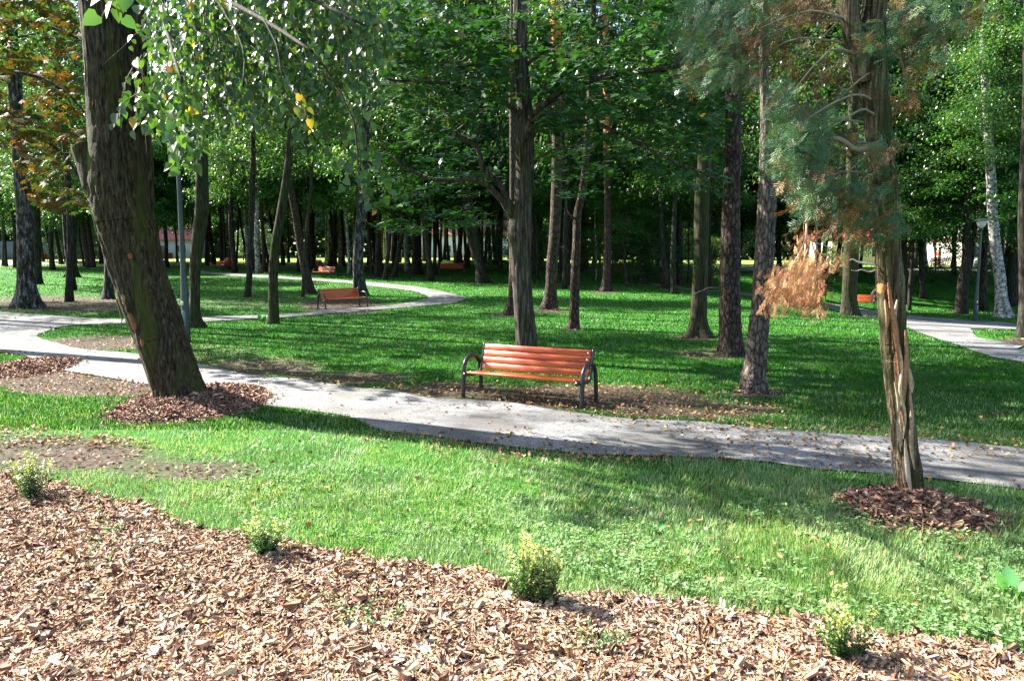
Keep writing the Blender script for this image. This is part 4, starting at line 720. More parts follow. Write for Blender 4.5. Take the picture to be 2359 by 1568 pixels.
fronds('dead_fronds', [(1795, 668, 22, 26, 60, 1, -.5), (1805, 640, 26, 20, 50, 1, -.5), (1835, 650, 34, 38, 120, 1, -.5), (1868, 650, 28, 44, 100, 1, -.5), (1842, 600, 16, 30, 34, 1, -.5), (1851, 545, 9, 22, 18, 1, -.5), (1845, 690, 30, 14, 26, 1, -.5), (1880, 690, 16, 14, 26, 1, -.5), (1927, 594, 12, 12, 12, 1, -.5), (1882, 610, 16, 16, 18, 1, -.5)], thu, DB, DB, size=.075, down=1.6, wf=.5, mul=2.5)
# ------------------------------------------------------------------ horse chestnut reaching in from the left
b_ = at(-150, 800); che, CP, CR = tree([(-150, 800, 60), (-148, 700, 50), (-140, 500, 48), (-130, 250, 44), (-120, 0, 40)], 'dark_bark', 'airy1', 9.5, .65, label='chestnut with rusty autumn leaves reaching in at the left edge', name='chestnut_tree', top=14, sides=18)
YC = float(che.location[1])
CPAL = [(4, (.07, .046, .012)), (2, (.11, .05, .014)), (3, (.055, .062, .013)), (4, (.028, .056, .013)), (.7, (.20, .12, .03))]
sprays('foliage', che, [([(-100, -60), (185, -60), (190, 120), (200, 240), (120, 300), (-60, 300)], 92), ([(-60, 250), (180, 260), (190, 330), (150, 400), (0, 380)], 40), ([(40, 380), (130, 370), (195, 470), (110, 480)], 16), ([(0, 0), (60, 0), (50, 200), (0, 200)], 10)], (YC-2.5, YC+2), 8, .5, .06, .21, CHEST, CPAL, M['leaf_dull'], droop=.35, tilt=.3)
for L_ in ([(-130, 250), (-40, 180), (60, 170), (150, 210), (195, 260)], [(-130, 120), (-20, 60), (80, 50), (180, 90)], [(-135, 330), (-40, 300), (60, 300), (150, 360), (190, 420)], [(-120, 0), (0, -20), (120, 0)]): limb_px(che, L_, YC, 14, 3, M['dark_bark'], -1.0, 6)
# ------------------------------------------------------------------ benches
M['wood'] = m_col('stained_wood', .38, .12, 12, 0, .5)
def m_wood():
    m, t, o = nodes('stained_wood'); tc = N(t, 'ShaderNodeTexCoord'); mp = N(t, 'ShaderNodeMapping'); mp.inputs['Scale'].default_value = (.8, 12, 12); t.links.new(tc.outputs['Object'], mp.inputs[0])
    n = N(t, 'ShaderNodeTexNoise'); n.inputs['Scale'].default_value = 2.2; n.inputs['Detail'].default_value = 6; n.inputs['Distortion'].default_value = 1.2; t.links.new(mp.outputs[0], n.inputs['Vector'])
    r = ramp(t, [(.32, (.24, .030, .007)), (.5, (.42, .062, .010)), (.68, (.55, .11, .015))]); t.links.new(n.outputs[0], r.inputs[0]); a = N(t, 'ShaderNodeAttribute', attribute_name='Col')
    mx = N(t, 'ShaderNodeMix', data_type='RGBA', blend_type='MULTIPLY'); mx.inputs[0].default_value = 1; t.links.new(r.outputs[0], mx.inputs[6]); t.links.new(a.outputs['Color'], mx.inputs[7])
    b = N(t, 'ShaderNodeBsdfPrincipled'); b.inputs['Roughness'].default_value = .45; b.inputs['Coat Weight'].default_value = .15; b.inputs['Coat Roughness'].default_value = .25
    t.links.new(mx.outputs[2], b.inputs['Base Color']); t.links.new(b.outputs[0], o.inputs[0]); return m
M['wood'] = m_wood(); M['black'] = m_col('black_paint', .32, .15, 20, 0, .5); M['zinc'] = m_col('zinc', .35, .1, 30, 0, .6, .6); M['paint'] = m_col('paint', .5, .1, 6)
def make_bench():
    r = empty('park_bench', (0, 0, 0)); Ln = 2.02; BK = (.016, .018, .02)
    for s in (-1, 1):
        x = s*(Ln/2+.045); mb = MB()      # one bent tube: front foot, over the armrest, rear foot
        P = [(x, -.34, -.05), (x, -.335, .15), (x, -.325, .38)]+[(x, -.055-.265*math.cos(t), .44+.225*math.sin(t)) for t in np.linspace(.15, math.pi-.15, 13)]+[(x, .225, .36), (x, .245, .15), (x, .26, -.05)]
        mb.tube(smooth(P, 2), .034, 12, BK); mb.build('leg_frame', M['black'], r, True)
        mb = MB(); x2 = s*(Ln/2-.0)-s*.0; x2 = s*(Ln/2+.0)+s*.045-s*.062
        P = [(x2, -.37, .385), (x2, -.2, .365), (x2, .0, .35), (x2, .10, .365), (x2, .155, .43), (x2, .19, .55), (x2, .235, .70), (x2, .272, .84)]; mb.tube(smooth(P, 4), .026, 12, BK)
        h = mb.build('seat_bearer', M['black'], r, True); mb = MB(); mb.tube([(x2, -.395, .387), (x2, -.372, .387)], [.034, .034], 14, BK); mb.build('end_cap', M['black'], h, True)
    back = None; mb = MB(); nrm = np.array([0, .31, .95]); nrm /= np.linalg.norm(nrm); Lb = Ln-.085
    ang = math.atan2(.272-.155, .84-.43); c0 = np.array([0, .172, .43]); ax = np.array([0, math.sin(ang), math.cos(ang)]); Rm = np.array([[1, 0, 0], [0, math.cos(ang), math.sin(ang)], [0, -math.sin(ang), math.cos(ang)]])
    off = np.array([0, -math.cos(ang), math.sin(ang)])*.034; cs = [c0+ax*(.035+.1085*k)-np.array([0, .008, 0])+off*.6 for k in range(4)]
    for k, c in enumerate(cs): mb.box(c, (Lb, .036, .098), Rm, [(1, 1, 1), (.92, .9, .9), (1.05, 1.0, 1), (.96, .96, .96)][k], 0, .006)
    back = mb.build('backrest', M['wood'], r)
    for c in cs:
        for s in (-1, 1):
            m2 = MB(); q = c+np.array([s*(Lb/2-.05), 0, 0]); d = np.array([0, -math.cos(ang), math.sin(ang)]); m2.tube([q+d*.017, q+d*.0205, q+d*.024], [.0125, .0115, .006], 8, (.75, .76, .78)); m2.build('bolt', M['zinc'], back, True)
    mb = MB()
    for k, (y, z) in enumerate(((-.325, .418), (-.215, .402), (-.105, .388), (.005, .376), (.09, .374))): mb.box((0, y, z), (Lb, .098 if k < 4 else .06, .038), None, (1.0, 1.15, 1.1), 0, .006)
    seat = mb.build('seat', M['wood'], r)
    for s in (-1, 1):
        for y, z in ((-.325, .437), (-.215, .421), (-.105, .407)): m2 = MB(); m2.tube([(s*(Lb/2-.05), y, z-.002), (s*(Lb/2-.05), y, z+.004)], .012, 8, (.75, .76, .78)); m2.build('bolt', M['zinc'], seat, True)
    return r
def place(o, x, y, z, rz, label, cat=None, group=None, s=1):
    o.location = (x, y, z); o.rotation_euler = (0, 0, rz); o.scale = (s, s, s); tag(o, label, cat, group); return o
bench0 = make_bench(); GB = 'red brown slatted park benches'
def bench_at(fl, fr, label, first=False):
    a, b = at(*fl), at(*fr); c = (a+b)/2; d = b-a; rz = math.atan2(d[1], d[0]); o = bench0 if first else copy_tree(bench0); off_ = np.array([-math.sin(rz), math.cos(rz)])*.335
    return place(o, c[0]+off_[0], c[1]+off_[1], float(H(c[0]+off_[0], c[1]+off_[1])), rz, label, 'bench', GB)
bench_at((1060, 914), (1348, 943), 'sunlit red brown park bench in front of the forked maple, nearest of all', True)
bench_at((752, 713), (844, 707), 'park bench with red brown slats standing before the peeling birch')
def bench_c(px, py, rz, label):
    c = at(px, py); return place(copy_tree(bench0), c[0], c[1], c[2], rz, label, 'bench', GB)
bench_c(748, 639, RAD(-38), 'park bench beyond the leaning pine, beside the far stretch of path'); bench_c(1040, 629, RAD(4), 'distant red bench under the row of dark trunks beyond the path bend')
bench_c(504, 622, RAD(-50), 'distant bench beside a red bin at the far path'); bench_c(224, 600, RAD(5), 'tiny orange bench at the meadow edge right of the leaning pair')
bench_c(716, 618, RAD(10), 'distant bench partly hidden by the leaning pine'); bench_c(1975, 709, RAD(-36), 'bright orange bench lit by the sun behind the stout trunk'); bench_c(1421, 637, RAD(20), 'shaded bench among the bushes behind the central lawn')
# ------------------------------------------------------------------ litter bins of red slats in a dark frame
def make_bin():
    r = empty('litter_bin', (0, 0, 0)); mb = MB()
    for k in range(18):
        a = 2*np.pi*k/18; mb.box((.24*math.cos(a), .24*math.sin(a), .62), (.022, .072, .66), [[math.cos(a), -math.sin(a), 0], [math.sin(a), math.cos(a), 0], [0, 0, 1]], (.85, .7, .8), 0, .003)
    mb.build('slatted_body', M['wood'], r)
    for s in (-1, 1): mb = MB(); mb.tube([(s*.29, 0, -.05), (s*.29, 0, .98)], .025, 8, (.02, .022, .025)); mb.build('post', M['black'], r, True)
    mb = MB(); mb.lathe([(.226, .3), (.226, .94), (.2, .94), (.2, .34)], n=18, col=(.05, .05, .055)); mb.build('liner', M['black'], r, True); return r
def bin_at(px, py, label, first=None, s=1.1):
    c = at(px, py); return place(first or copy_tree(bin0), c[0], c[1], c[2], .5, label, 'litter bin', 'red slatted litter bins', s)
bin0 = make_bin(); bin_at(1893, 692, 'red slatted litter bin behind the hanging dead branch', bin0); bin_at(525, 622, 'red litter bin beside the distant bench at the far path'); bin_at(102, 603, 'dark red litter bin between the trunks on the far left'); bin_at(392, 603, 'small dark bin behind the tall lamp post')
# ------------------------------------------------------------------ lamp posts
M['lampgrey'] = m_col('lamp_paint', .35, .1, 8, 0, .5); M['glassy'] = m_col('frosted_glass', .25, .05, 5, 0, .6)
def make_lamp():
    r = empty('street_lamp', (0, 0, 0)); K = (.014, .034, .042); mb = MB(); mb.lathe([(.105, -.1), (.105, .04), (.098, 1.2), (.094, 1.25), (.072, 1.9), (.066, 3), (.055, 4.55), (.05, 4.6)], n=20, col=K); mb.build('pole', M['lampgrey'], r, True)
    mb = MB(); mb.lathe([(.08, 4.58), (.085, 4.72), (.06, 4.76)], n=16, col=(.03, .04, .045)); mb.build('collar', M['lampgrey'], r, True)
    mb = MB(); mb.lathe([(.07, 4.74), (.16, 4.82), (.25, 5.06), (.26, 5.1), (.02, 5.1)], n=24, col=(.62, .62, .58)); mb.build('glass_bowl', M['glassy'], r, True)
    mb = MB(); mb.lathe([(.02, 5.09), (.36, 5.102), (.365, 5.115), (.28, 5.19), (.12, 5.235), (.02, 5.24)], n=28, col=(.10, .115, .125)); mb.build('lamp_shade', M['lampgrey'], r, True)
    mb = MB(); mb.box((-.0, -.108, .62), (.09, .012, .40), None, (.10, .135, .15), 0, .004); mb.build('service_door', M['lampgrey'], r)
    mb = MB(); mb.box((-.03, -.112, 1.02), (.07, .006, .10), None, (.8, .8, .75), 0, .002); mb.box((-.03, -.1165, 1.0), (.05, .003, .025), None, (.55, .42, .05)); mb.build('sticker', M['paint'], r); return r
lamp0 = make_lamp(); c = at(430, 787); place(lamp0, c[0], c[1], c[2], 0, 'tall lamp post with grey blue pole right beside the leaning linden', 'lamp', 'park lamps', 1.0)
c = at(2245, 741); place(copy_tree(lamp0), c[0], c[1], c[2], .2, 'lamp post beside the path at the right, left of the white birch', 'lamp', 'park lamps', 1.08)
c = at(37, 604); pr = empty('sign_post', c, label='thin dark post at the bright path on the far left', cat='post'); mb = MB(); mb.tube([(0, 0, -.1), (0, 0, 2.3)], .09, 8, (.03, .03, .03)); mb.build('post', M['black'], pr, True); mb = MB(); mb.lathe([(.10, 2.3), (.13, 2.33), (.02, 2.42)], n=10, col=(.03, .03, .03)); mb.build('cap', M['black'], pr, True)
# ------------------------------------------------------------------ fence and building at the far left
Yf = 100
def fence():
    r = empty('wire_fence', (-64, Yf, 1.1), label='grey screen fence with pale steel posts at the far left edge', cat='fence'); x0, x1 = -50, 12
    mb = MB(); mb.box((-18, .06, 1.3), (64, .03, 2.3), None, (.17, .20, .22)); 
    for k in range(14): mb.box((-18, .03, .2+k*.165), (64, .02, .012), None, (.30, .33, .35))
    mb.build('fence_panel', M['paint'], r)
    for x in np.arange(-48, 14, 5.6): mb = MB(); mb.box((x, -.02, 1.3), (.22, .1, 2.7), None, (.75, .77, .78), 0, .01); mb.build('post', M['paint'], r)
fence()
def house(name, loc, rz, L, D, Hh, roofh, wallc, roofc, label, cat='house', nwin=5):
    r = empty(name, loc, rz, label=label, cat=cat); mb = MB(); mb.box((0, 0, Hh/2), (L, D, Hh), None, wallc, 0, .02); mb.build('wall', M['paint'], r); o_ = .5
    mb = MB(); V = [(-L/2-o_, -D/2-o_, Hh), (L/2+o_, -D/2-o_, Hh), (L/2+o_, D/2+o_, Hh), (-L/2-o_, D/2+o_, Hh), (-L/2-o_*.6, 0, Hh+roofh), (L/2+o_*.6, 0, Hh+roofh), (-L/2-o_, -D/2-o_, Hh+.15), (L/2+o_, -D/2-o_, Hh+.15), (L/2+o_, D/2+o_, Hh+.15), (-L/2-o_, D/2+o_, Hh+.15)]
    mb.add(V, [(3, 2, 1, 0), (0, 1, 7, 6), (2, 3, 9, 8), (1, 2, 8, 7), (3, 0, 6, 9), (6, 7, 5, 4), (8, 9, 4, 5), (7, 8, 5), (9, 6, 4)], roofc); rf = mb.build('roof', M['roof'], r); mb = MB(); mb.box((L*.2, .6, Hh+roofh), (.7, .7, 1.6), None, (.3, .16, .1), 0, .02); mb.build('chimney', M['paint'], rf)
    for k in range(nwin):
        x = -L/2+(k+.5)*L/nwin
        if k == nwin//2: mb = MB(); mb.box((x, -D/2-.01, 1.05), (1.1, .08, 2.1), None, (.16, .08, .05), 0, .01); mb.build('door', M['paint'], r); continue
        mb = MB(); mb.box((x, -D/2-.01, 1.6), (1.5, .10, 1.4), None, (.7, .7, .68), 0, .01); f = mb.build('window', M['paint'], r); mb = MB(); mb.box((x, -D/2-.055, 1.6), (1.3, .03, 1.2), None, (.04, .05, .06)); mb.build('pane', M['glassdark'], f)
    return r
M['roof'] = m_col('roof_tiles', .8, .25, 3); M['glassdark'] = m_col('window_glass', .08, .0, 1, 0, .8)
house('house', (52, 100, .65), 0, 26, 9, 3.2, 3.0, (.72, .66, .42), (.50, .055, .06), 'long low house with a crimson roof behind the road, seen between the right hand pines', nwin=7)
house('house', (54.5, 92, .65), .1, 9.5, 9, 3.0, 3.6, (.75, .68, .62), (.62, .42, .42), 'pale house with a washed out pink roof above the grassy bank at the right', nwin=3)
house('house', (76, 98, .65), -.1, 16, 9, 6.5, 3, (.8, .79, .77), (.45, .15, .12), 'tall white house behind the white birch at the right edge', nwin=5)
house('house', (-62, 138, 1.1), .1, 14, 10, 3.0, 2.6, (.42, .43, .43), (.50, .16, .13), 'white house beyond the meadow behind the tall lamp post', nwin=4)
house('house', (-8, 150, 1.1), 0, 20, 10, 4, 3, (.7, .69, .66), (.30, .12, .10), 'grey house far beyond the wood in the middle', nwin=5)
# ------------------------------------------------------------------ the road on the bank, its rail, cars and marker post
mb = MB(); xs_ = np.linspace(4, 160, 60); V = [(x, y, .65+.012+float(H(x, y))*0) for x in xs_ for y in (66, 74)]; mb.add(V, [(2*i, 2*i+2, 2*i+3, 2*i+1) for i in range(len(xs_)-1)], (.16, .16, .165)); tag(mb.build('road', M['chip']), kind='structure')
r = empty('guard_rail', (40, 61.5, .64), label='low dark rail along the top of the grassy bank', cat='guard rail'); mb = MB(); mb.tube([(-32, 0, .42), (40, 0, .42)], .06, 8, (.05, .055, .055)); mb.build('rail', M['black'], r, True)
for x in np.arange(-31, 40, 4): mb = MB(); mb.box((x, 0, .2), (.1, .1, .44), None, (.05, .05, .05), 0, .005); mb.build('post', M['black'], r)
def make_car(colr):
    r = empty('parked_car', (0, 0, 0)); S_ = [(-2.1, .45), (-2.15, .75), (-2.0, .95), (-1.2, 1.02), (1.35, 1.0), (2.0, .85), (2.12, .6), (2.05, .35), (-2.05, .32)]
    def ext(prof, w_, wt=None, col=colr, mat='carpaint', name='body', par=r):
        mb = MB(); n = len(prof); wt = wt or [w_]*n; V = [(x, -a/2, z) for (x, z), a in zip(prof, wt)]+[(x, a/2, z) for (x, z), a in zip(prof, wt)]
        mb.add(V, [tuple(range(n)), tuple(range(2*n-1, n-1, -1))]+[(i, i+n, (i+1) % n+n, (i+1) % n) for i in range(n)], col); return mb.build(name, M[mat], par)
    b = ext(S_, 1.7, [1.6, 1.66, 1.6, 1.62, 1.6, 1.5, 1.5, 1.6, 1.6]); ext([(-1.6, .98), (-1.1, 1.42), (.3, 1.44), (1.1, .98)], 1.4, [1.5, 1.2, 1.2, 1.5], (.03, .035, .04), 'glassdark', 'cabin'); ext([(-1.12, 1.425), (-1.0, 1.48), (.2, 1.49), (.34, 1.435)], 1.2, [1.2, 1.1, 1.1, 1.2], name='roof')
    for x in (-1.3, 1.3):
        for s in (-1, 1): mb = MB(); mb.tube([(x, s*.74, .32), (x, s*.86, .32)], .32, 18, (.02, .02, .02)); wv = mb.build('wheel', M['black'], r, True); mb = MB(); mb.tube([(x, s*.86, .32), (x, s*.872, .32)], .2, 12, (.5, .5, .52)); mb.build('rim', M['zinc'], wv)
    for s in (-1, 1): mb = MB(); mb.box((2.05, s*.55, .72), (.1, .3, .14), None, (.8, .8, .8), 0, .02); mb.build('headlight', M['glassy'], r)
    return r
M['carpaint'] = m_col('car_paint', .2, .02, 5, 0, .6)
place(make_car((.75, .76, .78)), 47.5, 76.2, .66, .05, 'white car passing on the road behind the far lamp and birch', 'car'); place(make_car((.10, .13, .17)), -68.5, 106-8.2, 1.1, .3, 'dark car by the screen fence at the left edge', 'car')
r = empty('marker_post', (44.0-.0, 63.5*1.27, .65), label='red and white striped road marker post behind the bank', cat='marker post'); mb = MB()
for k in range(5): mb.box((0, 0, .2+k*.4), (.34, .34, .4), None, (.75, .10, .05) if k % 2 else (.8, .8, .78), 0, .01)
mb.build('post', M['paint'], r); mb = MB(); mb.lathe([(.2, 2.0), (.17, 2.1), (.02, 2.14)], n=10, col=(.75, .1, .05)); mb.build('cap', M['paint'], r)
# ------------------------------------------------------------------ bark mulch: bed, mounds
MOUNDS = [((438, 935), 170, 46, .17, 'bark mulch mound round the foot of the leaning linden', 1), ((2112, 1185), 165, 52, .15, 'bark mulch mound round the foot of the torn thuja', 2), ((60, 850), 95, 22, .13, 'dark mulch heap beside the path at the left edge', 3)]
mounds = []
for (px, py), w_, h_, z_, lab, s_ in MOUNDS:
    c = at(px, py); l = at(px-w_, py); rx = abs(c[0]-l[0]); ry = (at(px, py-h_)[1]-at(px, py+h_)[1])/2; mounds.append((c[0], (at(px, py-h_)[1]+at(px, py+h_)[1])/2, rx, ry, z_, lab, s_))
def moundz(x, y, m):
    cx, cy, rx, ry, z_, _, s_ = m; q = np.sqrt(((x-cx)/rx)**2+((y-cy)/ry)**2); q = q*(1+.28*(fbm(x*2.2, y*2.2, s_)-.5)); return z_*np.clip(1-q**2, -1, 1)*(.75+.5*fbm(x*4, y*4, s_+9)), q
def bedz(x, y): return .035+.05*(fbm(x*1.6, y*1.6, 31)-.35)+.03*(fbm(x*6, y*6, 33)-.5)
CPAL2 = [(4, (.32, .195, .12)), (3, (.44, .28, .175)), (3.4, (.17, .09, .055)), (2.4, (.58, .41, .275)), (1.2, (.72, .59, .44)), (.4, (.48, .24, .08)), (1, (.09, .05, .035))]
CPAL3 = [(4, (.19, .095, .062)), (3, (.27, .15, .10)), (2, (.11, .058, .038)), (1.2, (.38, .25, .17)), (.4, (.5, .38, .27))]
def chips(pos, size, pal, flatn=.55):
    n = len(pos); u = rng.normal(0, 1, (n, 3))*np.array([1, 1, .28]); nm = rng.normal(0, flatn, (n, 3))+np.array([0, 0, 1.0]); L = size*np.exp(np.clip(rng.normal(0, .45, n), -1.2, .95)); W = L*rng.uniform(.10, .55, n)
    return scatter(*CHIP, pos, u, nm, L, pick(pal, n, .3), wid=W, jit=.05)
def px_area(n, x0, x1, y0, y1, pw=1.0):
    """ground points spread evenly over a window of the photo"""
    px = rng.uniform(x0, x1, n); py = y0+(y1-y0)*rng.random(n)**pw; d = np.stack([(px-1179)/1791, cp+(784-py)/1791*sp, -sp+(784-py)/1791*cp], 1); t = -CH/d[:, 2]
    x, y = d[:, 0]*t, d[:, 1]*t
    for _ in range(6):
        t = (H(x, y)-CH)/d[:, 2]; x, y = d[:, 0]*t, d[:, 1]*t
    return x, y
x, y = px_area(210000, -900, 3500, 1050, 1750); k = on_bed(x, y+rng.normal(0, .04, len(x))); x, y = x[k], y[k]; z = H(x, y)+bedz(x, y)
# a mesh for the bed itself below its loose chips
gx, gy = np.meshgrid(np.arange(-10, 8, .07), np.arange(1.2, 9.2, .07), indexing='ij'); nxx, nyy = gx.shape; kk = on_bed(gx, gy); gz = H(gx, gy)+np.where(kk, bedz(gx, gy)-.008, -.05)
I, J = np.meshgrid(np.arange(nxx-1), np.arange(nyy-1), indexing='ij'); Lq = np.stack([I*nyy+J, (I+1)*nyy+J, (I+1)*nyy+J+1, I*nyy+J+1], -1).reshape(-1, 4); ok = kk.ravel()[Lq].any(1); Lq = Lq[ok]
M['mulch'] = m_col('mulch_bed', .95, .6, 35, .8)
tag(link('mulch_bed', mesh('mulch_bed', np.stack([gx, gy, gz], -1).reshape(-1, 3), Lq, np.full(len(Lq), 4), M['mulch'], (.13, .075, .048), True)), kind='structure')
mb = MB(); mb.raw(*chips(np.stack([x, y, z], 1)+rng.uniform(-.003, .022, (len(x), 1))*np.array([0, 0, 1]), .034, CPAL2)); big = rng.choice(len(x), 1500); mb.raw(*chips(np.stack([x, y, z+.015], 1)[big], .055, CPAL2[:4], .25))
i_ = rng.integers(0, len(x), 60000); pf = np.stack([x, y, z+.006], 1)[i_]+rng.normal(0, .02, (60000, 3))*np.array([1, 1, .12]); mb.raw(*chips(pf, .014, CPAL2, .6))
mb.C = [c*(.62+.62*fbm(v[:, 0]*2.3, v[:, 1]*2.3, 71))[:, None] for c, v in zip(mb.C, mb.V)]
tag(mb.build('bark_chips', M['chip']), kind='stuff', label='loose reddish brown bark chips covering the planting bed')
# pine needles and straws on the bed
n = 26000; i_ = rng.choice(len(x), n); mb = MB(); mb.raw(*scatter([(0, -.5, 0), (0, .5, 0), (.5, .5, .08), (.5, -.5, .08), (1, 0, 0)], [(0, 3, 2, 1), (3, 4, 2)], np.stack([x, y, z+.022], 1)[i_], rng.normal(0, 1, (n, 3))*np.array([1, 1, .15]), np.tile([0, 0, 1.], (n, 1))+rng.normal(0, .3, (n, 3)), rng.uniform(.04, .12, n), pick([(3, (.46, .30, .19)), (2, (.60, .45, .31)), (1, (.25, .13, .07))], n), wid=.0026))
tag(mb.build('pine_needles', M['dry']), kind='stuff', label='dry straw coloured pine needles strewn over the bark chips')
for m in mounds:
    cx, cy, rx, ry, z_, lab, s_ = m; g = 44; a, b = np.meshgrid(np.linspace(cx-rx*1.3, cx+rx*1.3, g), np.linspace(cy-ry*1.3, cy+ry*1.3, g), indexing='ij'); zz, q = moundz(a, b, m); I, J = np.meshgrid(np.arange(g-1), np.arange(g-1), indexing='ij'); Lq = np.stack([I*g+J, (I+1)*g+J, (I+1)*g+J+1, I*g+J+1], -1).reshape(-1, 4)
    Lq = Lq[(q.ravel()[Lq] < 1.12).any(1)]; r = empty('mulch_mound', (cx, cy, 0), label=lab, cat='mulch mound'); O = np.array([cx, cy, 0.])
    link('mulch_heap', mesh('mulch_heap', np.stack([a, b, H(a, b)+zz-.01], -1).reshape(-1, 3)-O, Lq, np.full(len(Lq), 4), M['mulch'], (.10, .058, .04), True), r)
    n = int(9000*(rx*ry)/1.0); n = min(n, 9000); aa = rng.uniform(0, 6.28, n); rr = np.sqrt(rng.random(n))*1.18; x_ = cx+rx*rr*np.cos(aa); y_ = cy+ry*rr*np.sin(aa); zz, q = moundz(x_, y_, m); k = (q < 1.0) | (rng.random(n) < .25); x_, y_, zz = x_[k], y_[k], zz[k]
    mb = MB(); mb.raw(*chips(np.stack([x_, y_, H(x_, y_)+np.maximum(zz, -.005)+rng.uniform(0, .02, len(x_))], 1)-O, .042, CPAL3)); o_ = mb.build('loose_chips', M['chip'], r); o_['kind'] = 'stuff'
# ------------------------------------------------------------------ fallen leaves
def leaves(name, n, box, mask, label, size=(.022, .065), pw=1.0, pal=None):
    x, y = px_area(n, *box, pw); w_ = mask(x, y); k = rng.random(n) < w_; x, y = x[k], y[k]; n = len(x); z = H(x, y)+np.where(on_path(x, y), .03, .035)
    far = np.clip(y/16, 1, 2.2); mb = MB(); mb.raw(*scatter(*DRYLEAF, np.stack([x, y, z], 1), rng.normal(0, 1, (n, 3))*np.array([1, 1, .25]), rng.normal(0, .45, (n, 3))+np.array([0, 0, 1.]), rng.uniform(*size, n)*far**.5, pick(pal or [(4, (.22, .12, .055)), (3, (.32, .20, .10)), (3, (.13, .065, .03)), (.7, (.46, .34, .17))], n, .25)))
    return tag(mb.build(name, M['dry']), kind='stuff', label=label)
def litter(x, y):
    e = earth(x, y); p = on_path(x, y); n_ = fbm(x*1.1, y*1.1, 55); ed = np.zeros(len(x))
    for d_ in (.35, .8): ed = np.maximum(ed, (on_path(x, y-d_) | on_path(x, y+d_)).astype(float)*(1.0 if d_ < .5 else .5))
    return np.where(p, .018+.5*ed*(n_ > .55)*.4, np.clip(e*.95*np.where(y < 9.3, .16, 1)+ed*.55*(n_ > .42)*(y > 8.6), 0, 1))
leaves('fallen_leaves', 80000, (-300, 2700, 640, 1160), litter, 'dry brown leaves littering the path edges and bare earth', pw=1.0)
leaves('lawn_leaves', 6000, (-300, 2700, 880, 1480), lambda x, y: (~on_path(x, y) & ~on_bed(x, y))*(.06+.2*(fbm(x*.9, y*.9, 77) > .5)), 'scattered brown leaves lying in the near lawn', (.02, .065))
# ------------------------------------------------------------------ grass
def grass(name, n, box, pw, hgt, wid, pal, label, lean=.5, dens=None, vr=.22):
    x, y = px_area(n, *box, pw); jx = rng.normal(0, 1, n); k = ~on_path(x+jx*.02, y+rng.normal(0, .035, n)) & ~on_bed(x+jx*.04, y+.10*(fbm(x*5, y*5, 61)-.5)+rng.normal(0, .035, n)*(rng.random(n) < .6))
    for m in mounds: k &= moundz(x, y, m)[1] > .97
    e = earth(x, y); k &= rng.random(n) > np.clip(e*1.45, 0, .985)
    if dens is not None: k &= rng.random(n) < dens(x, y)
    x, y = x[k], y[k]; n = len(x); z = H(x, y)-.005; tuft = fbm(x*3.1, y*3.1, 91); big_ = fbm(x*.5, y*.5, 93)
    h = hgt(y)*rng.uniform(.5, 1.25, n)*(.55+.9*tuft); wv = wid(y)*rng.uniform(.7, 1.3, n); az = fbm(x*1.4, y*1.4, 95)*12+rng.normal(0, 1.1, n); ln = lean*rng.uniform(.3, 1.5, n)
    u = np.stack([np.cos(az)*ln, np.sin(az)*ln, np.ones(n)], 1); c = pick(pal, n, vr)*(.82+.36*big_)[:, None]*(1+np.array([.35, .08, .2])*np.clip(fbm(x*.8+7, y*.8, 97)*2.4-1.1, 0, 1)[:, None]); nm = np.stack([np.cos(az), np.sin(az), -ln], 1)*-1+rng.normal(0, .3, (n, 3))
    mb = MB(); V, L_, T_, C_ = scatter(*BLADE, np.stack([x, y, z], 1), u, nm, h, c, wid=wv); return tag(link(name, mesh(name, V, L_, T_, M['grass' if name == 'mown_lawn' else 'near_grass'], C_)), kind='stuff', label=label)
GP = [(5, (.14, .25, .075)), (3, (.21, .33, .12)), (2, (.06, .155, .035)), (.7, (.36, .36, .22))]
grass('grass', 460000, (-900, 3500, 905, 1660), .95, lambda y: .070+0*y, lambda y: .0046+.0005*y, GP, 'lush uneven grass of the near lawn', 1.2)
grass('mown_lawn', 370000, (-450, 2850, 618, 990), .8, lambda y: .055+.0012*np.clip(y-12, 0, 60), lambda y: .004+.0009*y, [(5, (.021, .108, .010)), (3, (.050, .160, .016)), (2, (.015, .09, .008)), (.3, (.18, .18, .05))], 'short green lawn beyond the path', .7, vr=.12)
# tall stray blades
grass('tall_grass', 2600, (-200, 3200, 1060, 1600), 1, lambda y: .22+0*y, lambda y: .006+0*y, [(3, (.07, .19, .03)), (1, (.2, .24, .08))], 'tall stray grass blades in the near lawn', .5, dens=lambda x, y: np.clip((proj(x, y, 0)[0]-900)/1500, .05, 1))
